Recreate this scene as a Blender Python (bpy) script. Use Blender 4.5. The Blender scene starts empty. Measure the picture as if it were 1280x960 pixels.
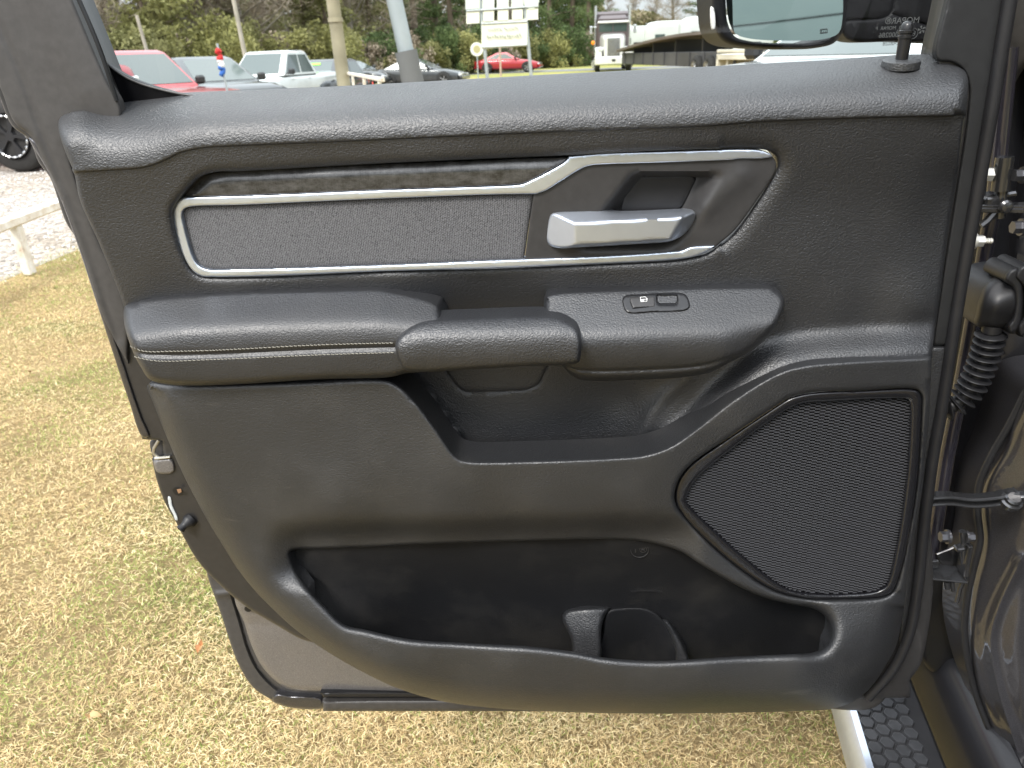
import bpy, math, random
import numpy as np
from mathutils import Vector, Matrix, geometry

random.seed(7); RNG = np.random.default_rng(11)
SC = bpy.context.scene
COL = SC.collection
R_ = math.radians

# ------------------------------------------------------------------ camera
FPX = 930.0; PITCH = R_(24); ROLL = R_(2.2)
CAM = np.array([0, 0, 1.35])
_F = np.array([0, math.cos(PITCH), -math.sin(PITCH)])
_R0 = np.array([1.0, 0, 0]); _U0 = np.array([0, math.sin(PITCH), math.cos(PITCH)])
_R = _R0*math.cos(ROLL) - _U0*math.sin(ROLL)
_U = _U0*math.cos(ROLL) + _R0*math.sin(ROLL)
cam = bpy.data.cameras.new('camera'); co = bpy.data.objects.new('camera', cam); COL.objects.link(co)
cam.sensor_width = 36; cam.lens = 36*FPX/1280; cam.clip_start = .02; cam.clip_end = 2000
M = Matrix(((_R[0], _U[0], -_F[0], CAM[0]), (_R[1], _U[1], -_F[1], CAM[1]), (_R[2], _U[2], -_F[2], CAM[2]), (0, 0, 0, 1)))
co.matrix_world = M
cam.dof.use_dof = True; cam.dof.focus_distance = .78; cam.dof.aperture_fstop = 13.0
SC.camera = co

# plane of the open door
DA = R_(4)
DU = np.array([math.cos(DA), -math.sin(DA), 0]); DN = np.array([-math.sin(DA), -math.cos(DA), 0]); D0 = np.array([0, .75, 0])
def P(x, y, w=0.0):
    x = np.asarray(x, float); y = np.asarray(y, float); w = np.asarray(w, float)
    d = _F*FPX + np.multiply.outer(x-640, _R) - np.multiply.outer(y-480, _U)
    t = ((D0-CAM)@DN + w)/(d@DN)
    return CAM + d*t[..., None]
def ground_at(x, y, z=0.0):
    d = _F*FPX + _R*(x-640) - _U*(y-480); t = (z-CAM[2])/d[2]; return CAM+d*t
def far_at(x, y, dist):
    d = _F*FPX + _R*(x-640) - _U*(y-480); return CAM + d*dist/math.hypot(d[0], d[1])

# ------------------------------------------------------------------ materials
def newmat(name):
    m = bpy.data.materials.new(name); m.use_nodes = True
    return m, m.node_tree.nodes, m.node_tree.links, m.node_tree.nodes['Principled BSDF']
def rgba(c): return (c[0], c[1], c[2], 1)
def plain(name, c, rough=.5, metal=0, spec=.5, coat=0, bump=0, scale=80, var=0, croughness=.05):
    m, n, l, b = newmat(name)
    b.inputs['Base Color'].default_value = rgba(c); b.inputs['Roughness'].default_value = rough
    b.inputs['Metallic'].default_value = metal; b.inputs['Specular IOR Level'].default_value = spec
    b.inputs['Coat Weight'].default_value = coat; b.inputs['Coat Roughness'].default_value = croughness
    tc = n.new('ShaderNodeTexCoord')
    if bump or var:
        nz = n.new('ShaderNodeTexNoise'); nz.inputs['Scale'].default_value = scale; nz.inputs['Detail'].default_value = 5
        l.new(tc.outputs['Object'], nz.inputs['Vector'])
    if bump:
        bp = n.new('ShaderNodeBump'); bp.inputs['Strength'].default_value = 1; bp.inputs['Distance'].default_value = bump
        l.new(nz.outputs['Fac'], bp.inputs['Height']); l.new(bp.outputs['Normal'], b.inputs['Normal'])
    if var:
        n2 = n.new('ShaderNodeTexNoise'); n2.inputs['Scale'].default_value = scale*.13; n2.inputs['Detail'].default_value = 6
        l.new(tc.outputs['Object'], n2.inputs['Vector'])
        mr = n.new('ShaderNodeMapRange'); mr.inputs[1].default_value = .3; mr.inputs[2].default_value = .7
        mr.inputs[3].default_value = 1-var; mr.inputs[4].default_value = 1+var
        l.new(n2.outputs['Fac'], mr.inputs[0])
        mx = n.new('ShaderNodeVectorMath'); mx.operation = 'SCALE'; mx.inputs[0].default_value = c
        l.new(mr.outputs[0], mx.inputs['Scale']); l.new(mx.outputs[0], b.inputs['Base Color'])
    return m
def leather(name, c, rough=.48, grain=.00035, cell=330, spec=.5, dust=.0, scuff=False):
    """moulded grain: smooth voronoi wrinkles + faint dust, handling marks and roughness changes"""
    m, n, l, b = newmat(name)
    tc = n.new('ShaderNodeTexCoord')
    nz = n.new('ShaderNodeTexNoise'); nz.inputs['Scale'].default_value = cell*.7; nz.inputs['Detail'].default_value = 2
    l.new(tc.outputs['Object'], nz.inputs['Vector'])
    sc_ = n.new('ShaderNodeVectorMath'); sc_.operation = 'SCALE'; sc_.inputs['Scale'].default_value = .0035
    l.new(nz.outputs['Color'], sc_.inputs[0])
    ad = n.new('ShaderNodeVectorMath'); l.new(tc.outputs['Object'], ad.inputs[0]); l.new(sc_.outputs[0], ad.inputs[1])
    mp = n.new('ShaderNodeMapping'); mp.inputs['Scale'].default_value = (.72, 1, 1.15); l.new(ad.outputs[0], mp.inputs['Vector'])
    vo = n.new('ShaderNodeTexVoronoi'); vo.feature = 'SMOOTH_F1'; vo.inputs['Scale'].default_value = cell; vo.inputs['Smoothness'].default_value = .35
    l.new(mp.outputs[0], vo.inputs['Vector'])
    v2 = n.new('ShaderNodeTexNoise'); v2.inputs['Scale'].default_value = cell*.8; v2.inputs['Detail'].default_value = 4
    l.new(tc.outputs['Object'], v2.inputs['Vector'])
    ma = n.new('ShaderNodeMath'); ma.operation = 'MULTIPLY_ADD'; ma.inputs[1].default_value = .55
    l.new(v2.outputs['Fac'], ma.inputs[0])
    inv = n.new('ShaderNodeMath'); inv.operation = 'MULTIPLY'; inv.inputs[1].default_value = -1; l.new(vo.outputs['Distance'], inv.inputs[0])
    l.new(inv.outputs[0], ma.inputs[2])
    bp = n.new('ShaderNodeBump'); bp.inputs['Strength'].default_value = 1; bp.inputs['Distance'].default_value = grain
    l.new(ma.outputs[0], bp.inputs['Height']); l.new(bp.outputs['Normal'], b.inputs['Normal'])
    # dust and scuffs
    d1 = n.new('ShaderNodeTexNoise'); d1.inputs['Scale'].default_value = 9; d1.inputs['Detail'].default_value = 8; d1.inputs['Roughness'].default_value = .65
    l.new(tc.outputs['Object'], d1.inputs['Vector'])
    mr = n.new('ShaderNodeMapRange'); mr.inputs[1].default_value = .5; mr.inputs[2].default_value = .8; mr.inputs[4].default_value = dust
    l.new(d1.outputs['Fac'], mr.inputs[0])
    fac = mr.outputs[0]
    if scuff:
        mpp = n.new('ShaderNodeMapping'); mpp.inputs['Rotation'].default_value = (.2, .7, .1); mpp.inputs['Scale'].default_value = (14, 14, 60)
        l.new(tc.outputs['Object'], mpp.inputs['Vector'])
        s1 = n.new('ShaderNodeTexNoise'); s1.inputs['Scale'].default_value = 1.0; s1.inputs['Detail'].default_value = 6
        l.new(mpp.outputs[0], s1.inputs['Vector'])
        sr = n.new('ShaderNodeMapRange'); sr.inputs[1].default_value = .685; sr.inputs[2].default_value = .80; sr.inputs[4].default_value = .12
        l.new(s1.outputs['Fac'], sr.inputs[0])
        am = n.new('ShaderNodeMath'); am.operation = 'ADD'; am.use_clamp = True
        l.new(fac, am.inputs[0]); l.new(sr.outputs[0], am.inputs[1]); fac = am.outputs[0]
    mx = n.new('ShaderNodeMixRGB'); mx.inputs[1].default_value = rgba(c); mx.inputs[2].default_value = (.30, .27, .22, 1)
    l.new(fac, mx.inputs[0]); l.new(mx.outputs[0], b.inputs['Base Color'])
    rr = n.new('ShaderNodeMapRange'); rr.inputs[1].default_value = .3; rr.inputs[2].default_value = .7
    rr.inputs[3].default_value = rough-.05; rr.inputs[4].default_value = rough+.07
    l.new(d1.outputs['Fac'], rr.inputs[0]); l.new(rr.outputs[0], b.inputs['Roughness'])
    b.inputs['Specular IOR Level'].default_value = spec
    return m

BLK = (.024, .0245, .026)
MT = {}
MT['rail'] = leather('grained_rail', (.0215, .0225, .0245), .44, .00040, 560, .85, .03)
MT['panel'] = leather('grained_panel', (.0180, .0188, .0212), .43, .00040, 580, .9, .03)
MT['lower'] = leather('grained_lower', (.0200, .0208, .0228), .44, .00032, 600, .8, .06, True)
MT['soft'] = leather('soft_armrest', (.0190, .0198, .0222), .42, .00028, 620, .8, .03)
MT['pocket'] = leather('pocket_plastic', (.009, .0093, .0105), .58, .00015, 580, .3, .05)
MT['bezel'] = plain('satin_bezel', (.042, .041, .0415), .42, 0, .4, 0, .00002, 900, .1)
MT['gloss'] = plain('smooth_black_plastic', (.012, .012, .013), .28, 0, .5, 0, 0, 300, .1)
MT['rubber'] = plain('rubber', (.015, .015, .0165), .45, 0, .4, 0, .0001, 300, .15)
MT['chrome'] = plain('satin_chrome', (.68, .75, .86), .34, .9, .5, 0, .00001, 900, .03)
MT['lever'] = plain('satin_silver', (.56, .60, .67), .33, .85, .5, .2, 0, 400, .03)
MT['steel'] = plain('zinc_steel', (.55, .53, .47), .35, .9, .5, 0, .0001, 200, .15)
MT['frame'] = plain('frame_trim', (.056, .053, .051), .5, 0, .4, 0, .00006, 900, .12)
MT['shell'] = plain('door_shell_paint', (.040, .0385, .0385), .42, .3, .5, .35, 0, 700, .12)
MT['frame_dark'] = plain('dark_frame_trim', (.017, .0175, .0185), .52, 0, .4, 0, .00008, 700, .1)
MT['thread'] = plain('beige_thread', (.34, .32, .27), .8)
MT['white'] = plain('white_print', (.75, .75, .74), .6)
MT['etch'] = plain('glass_print', (.075, .08, .08), .8)
MT['black'] = plain('black_ceramic_band', (.004, .004, .005), .35, 0, .15)

def paint(name, c, flake=.25, rough=.35, metal=.55, coat=1.0, dirt=.25):
    m, n, l, b = newmat(name)
    tc = n.new('ShaderNodeTexCoord')
    w = n.new('ShaderNodeTexNoise'); w.inputs['Scale'].default_value = 900; w.inputs['Detail'].default_value = 1
    l.new(tc.outputs['Object'], w.inputs['Vector'])
    mr = n.new('ShaderNodeMapRange'); mr.inputs[1].default_value = .35; mr.inputs[2].default_value = .7; mr.inputs[3].default_value = 1-flake; mr.inputs[4].default_value = 1+flake*1.6
    l.new(w.outputs['Fac'], mr.inputs[0])
    v = n.new('ShaderNodeVectorMath'); v.operation = 'SCALE'; v.inputs[0].default_value = c; l.new(mr.outputs[0], v.inputs['Scale'])
    d = n.new('ShaderNodeTexNoise'); d.inputs['Scale'].default_value = 7; d.inputs['Detail'].default_value = 9; d.inputs['Roughness'].default_value = .7
    l.new(tc.outputs['Object'], d.inputs['Vector'])
    dr = n.new('ShaderNodeMapRange'); dr.inputs[1].default_value = .52; dr.inputs[2].default_value = .75; dr.inputs[4].default_value = dirt
    l.new(d.outputs['Fac'], dr.inputs[0])
    mx = n.new('ShaderNodeMixRGB'); mx.inputs[2].default_value = (.22, .19, .15, 1)
    l.new(dr.outputs[0], mx.inputs[0]); l.new(v.outputs[0], mx.inputs[1]); l.new(mx.outputs[0], b.inputs['Base Color'])
    b.inputs['Metallic'].default_value = metal; b.inputs['Roughness'].default_value = rough
    b.inputs['Coat Weight'].default_value = coat; b.inputs['Coat Roughness'].default_value = .04
    r2 = n.new('ShaderNodeMapRange'); r2.inputs[1].default_value = .45; r2.inputs[2].default_value = .75; r2.inputs[3].default_value = .03; r2.inputs[4].default_value = .16
    l.new(d.outputs['Fac'], r2.inputs[0]); l.new(r2.outputs[0], b.inputs['Coat Roughness'])
    return m
MT['paint'] = paint('granite_paint', (.082, .080, .088), .14, .32, .7, 1, .05)
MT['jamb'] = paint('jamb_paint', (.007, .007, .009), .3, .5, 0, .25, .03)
MT['skin'] = paint('inner_skin_paint', (.17, .16, .155), .2, .45, .3, .5, .2)

def glassmat(name, tint, refl=1.0):
    m, n, l, b = newmat(name); n.remove(b)
    o = n['Material Output']
    t = n.new('ShaderNodeBsdfTransparent'); t.inputs[0].default_value = rgba(tint)
    g = n.new('ShaderNodeBsdfGlossy'); g.inputs['Roughness'].default_value = .0; g.inputs[0].default_value = (1, 1, 1, 1)
    f = n.new('ShaderNodeFresnel'); f.inputs['IOR'].default_value = 1.45
    mu = n.new('ShaderNodeMath'); mu.operation = 'MULTIPLY'; mu.inputs[1].default_value = refl; l.new(f.outputs[0], mu.inputs[0])
    mx = n.new('ShaderNodeMixShader'); l.new(mu.outputs[0], mx.inputs[0]); l.new(t.outputs[0], mx.inputs[1]); l.new(g.outputs[0], mx.inputs[2])
    l.new(mx.outputs[0], o.inputs[0]); return m
MT['glass'] = glassmat('window_glass', (.93, .96, .94))
MT['mirror'] = plain('mirror_silver', (.17, .215, .21), .02, 1)

def fabricmat():
    m, n, l, b = newmat('woven_fabric')
    tc = n.new('ShaderNodeTexCoord')
    hs = []
    for rot, s in ((0, 1100), (R_(62), 1300)):
        mp = n.new('ShaderNodeMapping'); mp.inputs['Rotation'].default_value = (0, rot, 0); l.new(tc.outputs['Object'], mp.inputs['Vector'])
        w = n.new('ShaderNodeTexWave'); w.wave_type = 'BANDS'; w.bands_direction = 'X'; w.inputs['Scale'].default_value = s*.16; w.inputs['Distortion'].default_value = 2.2; w.inputs['Detail Scale'].default_value = 3
        l.new(mp.outputs[0], w.inputs['Vector']); hs.append(w)
    m1 = n.new('ShaderNodeMath'); m1.operation = 'MULTIPLY'; l.new(hs[0].outputs['Fac'], m1.inputs[0]); l.new(hs[1].outputs['Fac'], m1.inputs[1])
    nz = n.new('ShaderNodeTexNoise'); nz.inputs['Scale'].default_value = 700; nz.inputs['Detail'].default_value = 3; l.new(tc.outputs['Object'], nz.inputs['Vector'])
    m2 = n.new('ShaderNodeMath'); m2.operation = 'ADD'; l.new(m1.outputs[0], m2.inputs[0]); l.new(nz.outputs['Fac'], m2.inputs[1])
    cr = n.new('ShaderNodeValToRGB'); cr.color_ramp.elements[0].position = .35; cr.color_ramp.elements[0].color = (.022, .022, .024, 1)
    cr.color_ramp.elements[1].position = 1.15/1.3; cr.color_ramp.elements[1].color = (.18, .18, .188, 1)
    l.new(m2.outputs[0], cr.inputs[0]); l.new(cr.outputs[0], b.inputs['Base Color'])
    bp = n.new('ShaderNodeBump'); bp.inputs['Distance'].default_value = .0003; l.new(m2.outputs[0], bp.inputs['Height']); l.new(bp.outputs[0], b.inputs['Normal'])
    b.inputs['Roughness'].default_value = .85; b.inputs['Specular IOR Level'].default_value = .3
    b.inputs['Sheen Weight'].default_value = .15
    return m
MT['fabric'] = fabricmat()
def decormat():
    m, n, l, b = newmat('printed_decor')
    tc = n.new('ShaderNodeTexCoord')
    mp = n.new('ShaderNodeMapping'); mp.inputs['Scale'].default_value = (1, 1, 2.2); l.new(tc.outputs['Object'], mp.inputs['Vector'])
    nz = n.new('ShaderNodeTexNoise'); nz.inputs['Scale'].default_value = 60; nz.inputs['Detail'].default_value = 9; nz.inputs['Roughness'].default_value = .75; l.new(mp.outputs[0], nz.inputs['Vector'])
    mp2 = n.new('ShaderNodeMapping'); mp2.inputs['Scale'].default_value = (900, 60, 60); l.new(tc.outputs['Object'], mp2.inputs['Vector'])
    n2 = n.new('ShaderNodeTexNoise'); n2.inputs['Scale'].default_value = 1; n2.inputs['Detail'].default_value = 4; l.new(mp2.outputs[0], n2.inputs['Vector'])
    a = n.new('ShaderNodeMath'); a.operation = 'MULTIPLY_ADD'; a.inputs[1].default_value = .16; l.new(n2.outputs['Fac'], a.inputs[0]); l.new(nz.outputs['Fac'], a.inputs[2])
    cr = n.new('ShaderNodeValToRGB'); cr.color_ramp.elements[0].position = .42; cr.color_ramp.elements[0].color = (.018, .0185, .019, 1)
    cr.color_ramp.elements[1].position = .80; cr.color_ramp.elements[1].color = (.12, .122, .126, 1)
    l.new(a.outputs[0], cr.inputs[0]); l.new(cr.outputs[0], b.inputs['Base Color'])
    b.inputs['Roughness'].default_value = .3; b.inputs['Metallic'].default_value = .35; b.inputs['Coat Weight'].default_value = .5; b.inputs['Coat Roughness'].default_value = .15
    return m
MT['decor'] = decormat()

# ------------------------------------------------------------------ object helpers
ORG = {}
def tag(o, label=None, cat=None, group=None, kind=None):
    if label: o['label'] = label
    if cat: o['category'] = cat
    if group: o['group'] = group
    if kind: o['kind'] = kind
    return o
def link(o, parent, origin):
    COL.objects.link(o); ORG[o.name] = np.array(origin, float)
    if parent is not None:
        o.parent = parent; o.location = Vector(origin) - Vector(ORG[parent.name])
    else: o.location = Vector(origin)
    return o
def empty(name, loc, label, cat, group=None):
    o = bpy.data.objects.new(name, None); o.empty_display_size = .2
    link(o, None, loc); return tag(o, label, cat, group)
def mk(name, verts, faces, mat, parent=None, smooth=True, sharp=38, origin=None, mats=None, fmat=None):
    V = np.asarray(verts, float)
    if origin is None:
        origin = (V.min(0)+V.max(0))/2
        if parent is None: origin[2] = V[:, 2].min()
    me = bpy.data.meshes.new(name); me.from_pydata((V-origin).tolist(), [], faces); me.update()
    for mm in (mats or [mat]): me.materials.append(mm)
    if fmat is not None: me.polygons.foreach_set('material_index', fmat)
    if smooth:
        me.polygons.foreach_set('use_smooth', [True]*len(me.polygons))
        if sharp: me.set_sharp_from_angle(angle=R_(sharp))
    o = bpy.data.objects.new(name, me); return link(o, parent, origin)
class MB:
    """collects shapes that make up ONE mesh"""
    def __init__(s): s.v = []; s.f = []
    def add(s, V, F):
        k = len(s.v); s.v += [tuple(map(float, p)) for p in V]; s.f += [tuple(i+k for i in f) for f in F]; return s
    def box(s, c, d, bev=0, rot=None):
        x, y, z = [q/2 for q in d]
        if bev <= 0:
            V = [(-x,-y,-z),(x,-y,-z),(x,y,-z),(-x,y,-z),(-x,-y,z),(x,-y,z),(x,y,z),(-x,y,z)]
            F = [(0,3,2,1),(4,5,6,7),(0,1,5,4),(1,2,6,5),(2,3,7,6),(3,0,4,7)]
        else:
            b = min(bev, x*.9, y*.9, z*.9); V = []; F = []
            pr = [(-x+b,-y),(x-b,-y),(x,-y+b),(x,y-b),(x-b,y),(-x+b,y),(-x,y-b),(-x,-y+b)]
            pi = [(-x+b,-y+b),(x-b,-y+b),(x-b,-y+b),(x-b,y-b),(x-b,y-b),(-x+b,y-b),(-x+b,y-b),(-x+b,-y+b)]
            for zz, pp in ((-z, pi), (-z+b, pr), (z-b, pr), (z, pi)): V += [(a, c_, zz) for a, c_ in pp]
            for r in range(3):
                for i in range(8): F.append((r*8+i, r*8+(i+1) % 8, r*8+8+(i+1) % 8, r*8+8+i))
            F.append((7, 5, 3, 1)); F.append((25, 27, 29, 31))
        V = np.array(V)
        if rot is not None: V = V@np.array(rot).T
        return s.add(V+np.array(c), F)
    def tube(s, path, r, n=8, caps=True, up=(0, 0, 1)):
        path = [np.array(p, float) for p in path]; m = len(path); V = []; F = []
        rr = r if hasattr(r, '__len__') else [r]*m
        prev = None
        for i, p in enumerate(path):
            t = path[min(i+1, m-1)]-path[max(i-1, 0)]; t = t/(np.linalg.norm(t)+1e-12)
            if prev is None:
                a = np.cross(t, up)
                if np.linalg.norm(a) < 1e-3: a = np.cross(t, (1, 0, 0))
            else: a = prev - t*np.dot(prev, t)
            a = a/np.linalg.norm(a); prev = a; b = np.cross(t, a)
            for k in range(n):
                q = 2*math.pi*k/n; V.append(p+rr[i]*(math.cos(q)*a+math.sin(q)*b))
        for i in range(m-1):
            for k in range(n): F.append((i*n+k, i*n+(k+1) % n, (i+1)*n+(k+1) % n, (i+1)*n+k))
        if caps: F.append(tuple(range(n))[::-1]); F.append(tuple((m-1)*n+k for k in range(n)))
        return s.add(V, F)
    def cyl(s, a, b, r, n=16, r2=None): return s.tube([a, b], [r, r if r2 is None else r2], n)
    def lathe(s, a, axis, prof, n=24):
        """prof: (distance along axis, radius)"""
        a = np.array(a, float); ax = np.array(axis, float); ax /= np.linalg.norm(ax)
        e = np.cross(ax, (0, 0, 1.)); e = np.cross(ax, (1., 0, 0)) if np.linalg.norm(e) < 1e-2 else e; e /= np.linalg.norm(e); f = np.cross(ax, e)
        V = [a+ax*h+max(r, 1e-4)*(math.cos(2*math.pi*k/n)*e+math.sin(2*math.pi*k/n)*f) for h, r in prof for k in range(n)]; m = len(prof)
        F = [(i*n+k, i*n+(k+1) % n, (i+1)*n+(k+1) % n, (i+1)*n+k) for i in range(m-1) for k in range(n)]+[tuple(range(n))[::-1], tuple((m-1)*n+k for k in range(n))]
        return s.add(V, F)
    def hexnut(s, c, axis, r, h):
        return s.tube([np.array(c), np.array(c)+np.array(axis)*h], [r, r], 6)
    def build(s, name, mat, parent=None, smooth=True, sharp=38, origin=None): return mk(name, s.v, s.f, mat, parent, smooth, sharp, origin)

def dense(pts, closed=True, step=4.0):
    """centripetal catmull-rom through traced points; a third item 'c' marks a corner"""
    P0 = [(float(p[0]), float(p[1])) for p in pts]; cor = [len(p) > 2 for p in pts]
    n = len(P0); out = []
    segs = n if closed else n-1
    for i in range(segs):
        p1 = np.array(P0[i]); p2 = np.array(P0[(i+1) % n])
        p0 = np.array(P0[(i-1) % n]) if (closed or i > 0) and not cor[i] else 2*p1-p2
        p3 = np.array(P0[(i+2) % n]) if (closed or i+2 < n) and not cor[(i+1) % n] else 2*p2-p1
        L = np.linalg.norm(p2-p1); k = max(1, int(round(L/step)))
        t0 = 0; t1 = t0+max(np.linalg.norm(p1-p0), 1e-3)**.5; t2 = t1+max(L, 1e-3)**.5; t3 = t2+max(np.linalg.norm(p3-p2), 1e-3)**.5
        for j in range(k):
            t = t1+(t2-t1)*j/k
            A1 = (t1-t)/(t1-t0)*p0+(t-t0)/(t1-t0)*p1; A2 = (t2-t)/(t2-t1)*p1+(t-t1)/(t2-t1)*p2; A3 = (t3-t)/(t3-t2)*p2+(t-t2)/(t3-t2)*p3
            B1 = (t2-t)/(t2-t0)*A1+(t-t0)/(t2-t0)*A2; B2 = (t3-t)/(t3-t1)*A2+(t-t1)/(t3-t1)*A3
            out.append((t2-t)/(t2-t1)*B1+(t-t1)/(t2-t1)*B2)
    if not closed: out.append(np.array(P0[-1]))
    return np.array(out)
def pdist(Q, poly, closed=True):
    """distance of points Q to a polyline and the nearest point on it"""
    A = poly; B = np.roll(poly, -1, 0)
    if not closed: A = A[:-1]; B = B[:-1]
    D = B-A; L2 = (D**2).sum(1)+1e-12
    best = np.full(len(Q), 1e9); near = np.zeros((len(Q), 2))
    for s in range(0, len(Q), 3000):
        q = Q[s:s+3000]
        t = np.clip(((q[:, None]-A[None])*D[None]).sum(2)/L2[None], 0, 1)
        C = A[None]+t[..., None]*D[None]; d = ((q[:, None]-C)**2).sum(2)
        k = d.argmin(1); best[s:s+3000] = np.sqrt(d[np.arange(len(q)), k]); near[s:s+3000] = C[np.arange(len(q)), k]
    return best, near
def inside(Q, poly):
    x, y = Q[:, 0], Q[:, 1]; c = np.zeros(len(Q), bool); n = len(poly)
    for i in range(n):
        x1, y1 = poly[i]; x2, y2 = poly[(i+1) % n]
        if y1 == y2: continue
        k = ((y1 > y) != (y2 > y)) & (x < (x2-x1)*(y-y1)/(y2-y1)+x1); c ^= k
    return c
class TPS:
    def __init__(s, pts):
        a = np.array([p[:3] for p in pts], float); s.p = a[:, :2]/100; n = len(a)
        K = s.k(s.p, s.p)+np.eye(n)*1e-4; Q = np.c_[np.ones(n), s.p]
        L = np.block([[K, Q], [Q.T, np.zeros((3, 3))]]); s.w = np.linalg.solve(L, np.r_[a[:, 2], 0, 0, 0])
    @staticmethod
    def k(a, b):
        r2 = ((a[:, None]-b[None])**2).sum(2); return .5*r2*np.log(r2+1e-12)
    def __call__(s, x, y):
        q = np.c_[np.ravel(x), np.ravel(y)]/100
        return s.k(q, s.p)@s.w[:-3]+np.c_[np.ones(len(q)), q]@s.w[-3:]
def const(c): return lambda x, y: np.full(np.shape(np.ravel(x)), float(c))
def sstep(t): t = np.clip(t, 0, 1); return t*t*(3-2*t)
def wfun(w): return w if callable(w) else (const(w) if np.isscalar(w) else TPS(w))
def rollv(d, near, R, D):
    r = R(near[:, 0], near[:, 1]) if callable(R) else np.full(len(d), float(R))
    D_ = D(near[:, 0], near[:, 1]) if callable(D) else np.full(len(d), float(D))
    k = np.clip(1-d/np.maximum(r, 1e-6), 0, 1); return D_*(1-np.sqrt(np.maximum(0, 1-k*k)))
def patch(name, outline, w, mat, parent, R=5, D=.004, holes=(), step=6, cstep=4, lines=(), skirt=.02, sharp=50, relief=None, origin=None, skirtf=None):
    """one continuous moulded surface inside a traced outline; w is its height off the door plane"""
    W = wfun(w); oc = dense(outline, True, cstep)
    contours = [(oc, R, D)]+[(dense(h[0], True, cstep), h[1], h[2]) for h in holes]
    def rof(Rr, c): return Rr(c[:, 0], c[:, 1]) if callable(Rr) else np.full(len(c), float(Rr))
    pts = []
    lo = oc.min(0); hi = oc.max(0)
    gx, gy = np.meshgrid(np.arange(lo[0], hi[0], step), np.arange(lo[1], hi[1], step)); gx = gx+(np.arange(gx.shape[0]) % 2)[:, None]*step*.5
    g = np.c_[gx.ravel(), gy.ravel()]
    g = g[inside(g, oc)]
    for i, (c, Rr, Dd) in enumerate(contours):
        if i and len(g): g = g[~inside(g, c)]
        d, nr = pdist(g, c); rr = rof(Rr, nr); g = g[d > np.maximum(rr, step*.45)]
    for i, (c, Rr, Dd) in enumerate(contours):
        T = np.roll(c, -1, 0)-np.roll(c, 1, 0); T /= np.linalg.norm(T, axis=1)[:, None]+1e-9
        Nn = np.c_[-T[:, 1], T[:, 0]]; rr = rof(Rr, c)
        tst = inside(c+Nn*.3, oc)
        if i: tst = ~inside(c+Nn*.3, c)
        Nn[~tst] *= -1
        for k in (.03, .12, .27, .47, .72, 1.0):
            q = c+Nn*(rr*k)[:, None]
            ok = inside(q, oc)
            for j, (c2, _, _) in enumerate(contours[1:]): ok &= ~inside(q, c2)
            for c2, R2, _ in contours:
                d, nr = pdist(q, c2); ok &= d > (.86*rr*k if c2 is c else np.maximum(1.0, 0))
            pts.append(q[ok])
    for ln in lines:
        L = dense(ln[0], ln[3] if len(ln) > 3 else False, 4); s = ln[1]
        T = np.gradient(L, axis=0); T /= np.linalg.norm(T, axis=1)[:, None]+1e-9; Nn = np.c_[-T[:, 1], T[:, 0]]
        offs = (-1.7, -1, -.5, 0, .5, 1, 1.7)
        if len(g):
            d, _ = pdist(g, L, False); g = g[d > s*1.9]
        for o_ in offs:
            q = L+Nn*s*o_; ok = inside(q, oc)
            for c2, R2, _ in contours:
                d, nr = pdist(q, c2); ok &= d > 1.0
            for j, (c2, _, _) in enumerate(contours[1:]): ok &= ~inside(q, c2)
            pts.append(q[ok])
    pts.append(g)
    extra = np.vstack([p for p in pts if len(p)]) if pts else np.zeros((0, 2))
    # thin out points that crowd each other
    key = np.round(extra/1.1).astype(int); _, idx = np.unique(key, axis=0, return_index=True); extra = extra[idx]
    allp = np.vstack([c for c, _, _ in contours]+[extra]); edges = []; k = 0
    for c, _, _ in contours:
        edges += [(k+i, k+(i+1) % len(c)) for i in range(len(c))]; k += len(c)
    vo, eo, fo = geometry.delaunay_2d_cdt([Vector(p) for p in allp], edges, [], 0, 1e-5)[:3]
    Q = np.array([(v[0], v[1]) for v in vo]); F = np.array([f for f in fo if len(f) == 3])
    cen = Q[F].mean(1); ok = inside(cen, oc)
    for c, _, _ in contours[1:]: ok &= ~inside(cen, c)
    F = F[ok]
    a = Q[F[:, 1]]-Q[F[:, 0]]; b = Q[F[:, 2]]-Q[F[:, 0]]; cr = a[:, 0]*b[:, 1]-a[:, 1]*b[:, 0]
    F = F[np.abs(cr) > 1e-4]; cr = cr[np.abs(cr) > 1e-4]
    F[cr > 0] = F[cr > 0][:, ::-1]
    used = np.unique(F); remap = -np.ones(len(Q), int); remap[used] = np.arange(len(used)); Q = Q[used]; F = remap[F]
    h = W(Q[:, 0], Q[:, 1])
    for c, Rr, Dd in contours:
        d, nr = pdist(Q, c); h = h-rollv(d, nr, Rr, Dd)
    for ln in lines:
        L = dense(ln[0], ln[3] if len(ln) > 3 else False, 4); d, nr = pdist(Q, L, False); h = h+ln[2]*np.exp(-(d/ln[1])**2)
    if relief is not None: h = h+relief(Q[:, 0], Q[:, 1])
    V = P(Q[:, 0], Q[:, 1], h); F = [tuple(f) for f in F.tolist()]
    if skirt:
        es = {}
        for f in F:
            for i in range(3):
                e = (f[i], f[(i+1) % 3]); es[e] = 1
        bd = [e for e in es if (e[1], e[0]) not in es]
        ids = {}; add = []
        for e in bd:
            for v in e:
                if v not in ids: ids[v] = len(V)+len(add); add.append(V[v]-(DN*skirt if skirtf is None else skirtf(Q[v, 0], Q[v, 1])))
        V = np.vstack([V, add]); F += [(b_, a_, ids[a_], ids[b_]) for a_, b_ in bd]
    return mk(name, V, F, mat, parent, True, sharp, origin)
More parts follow.
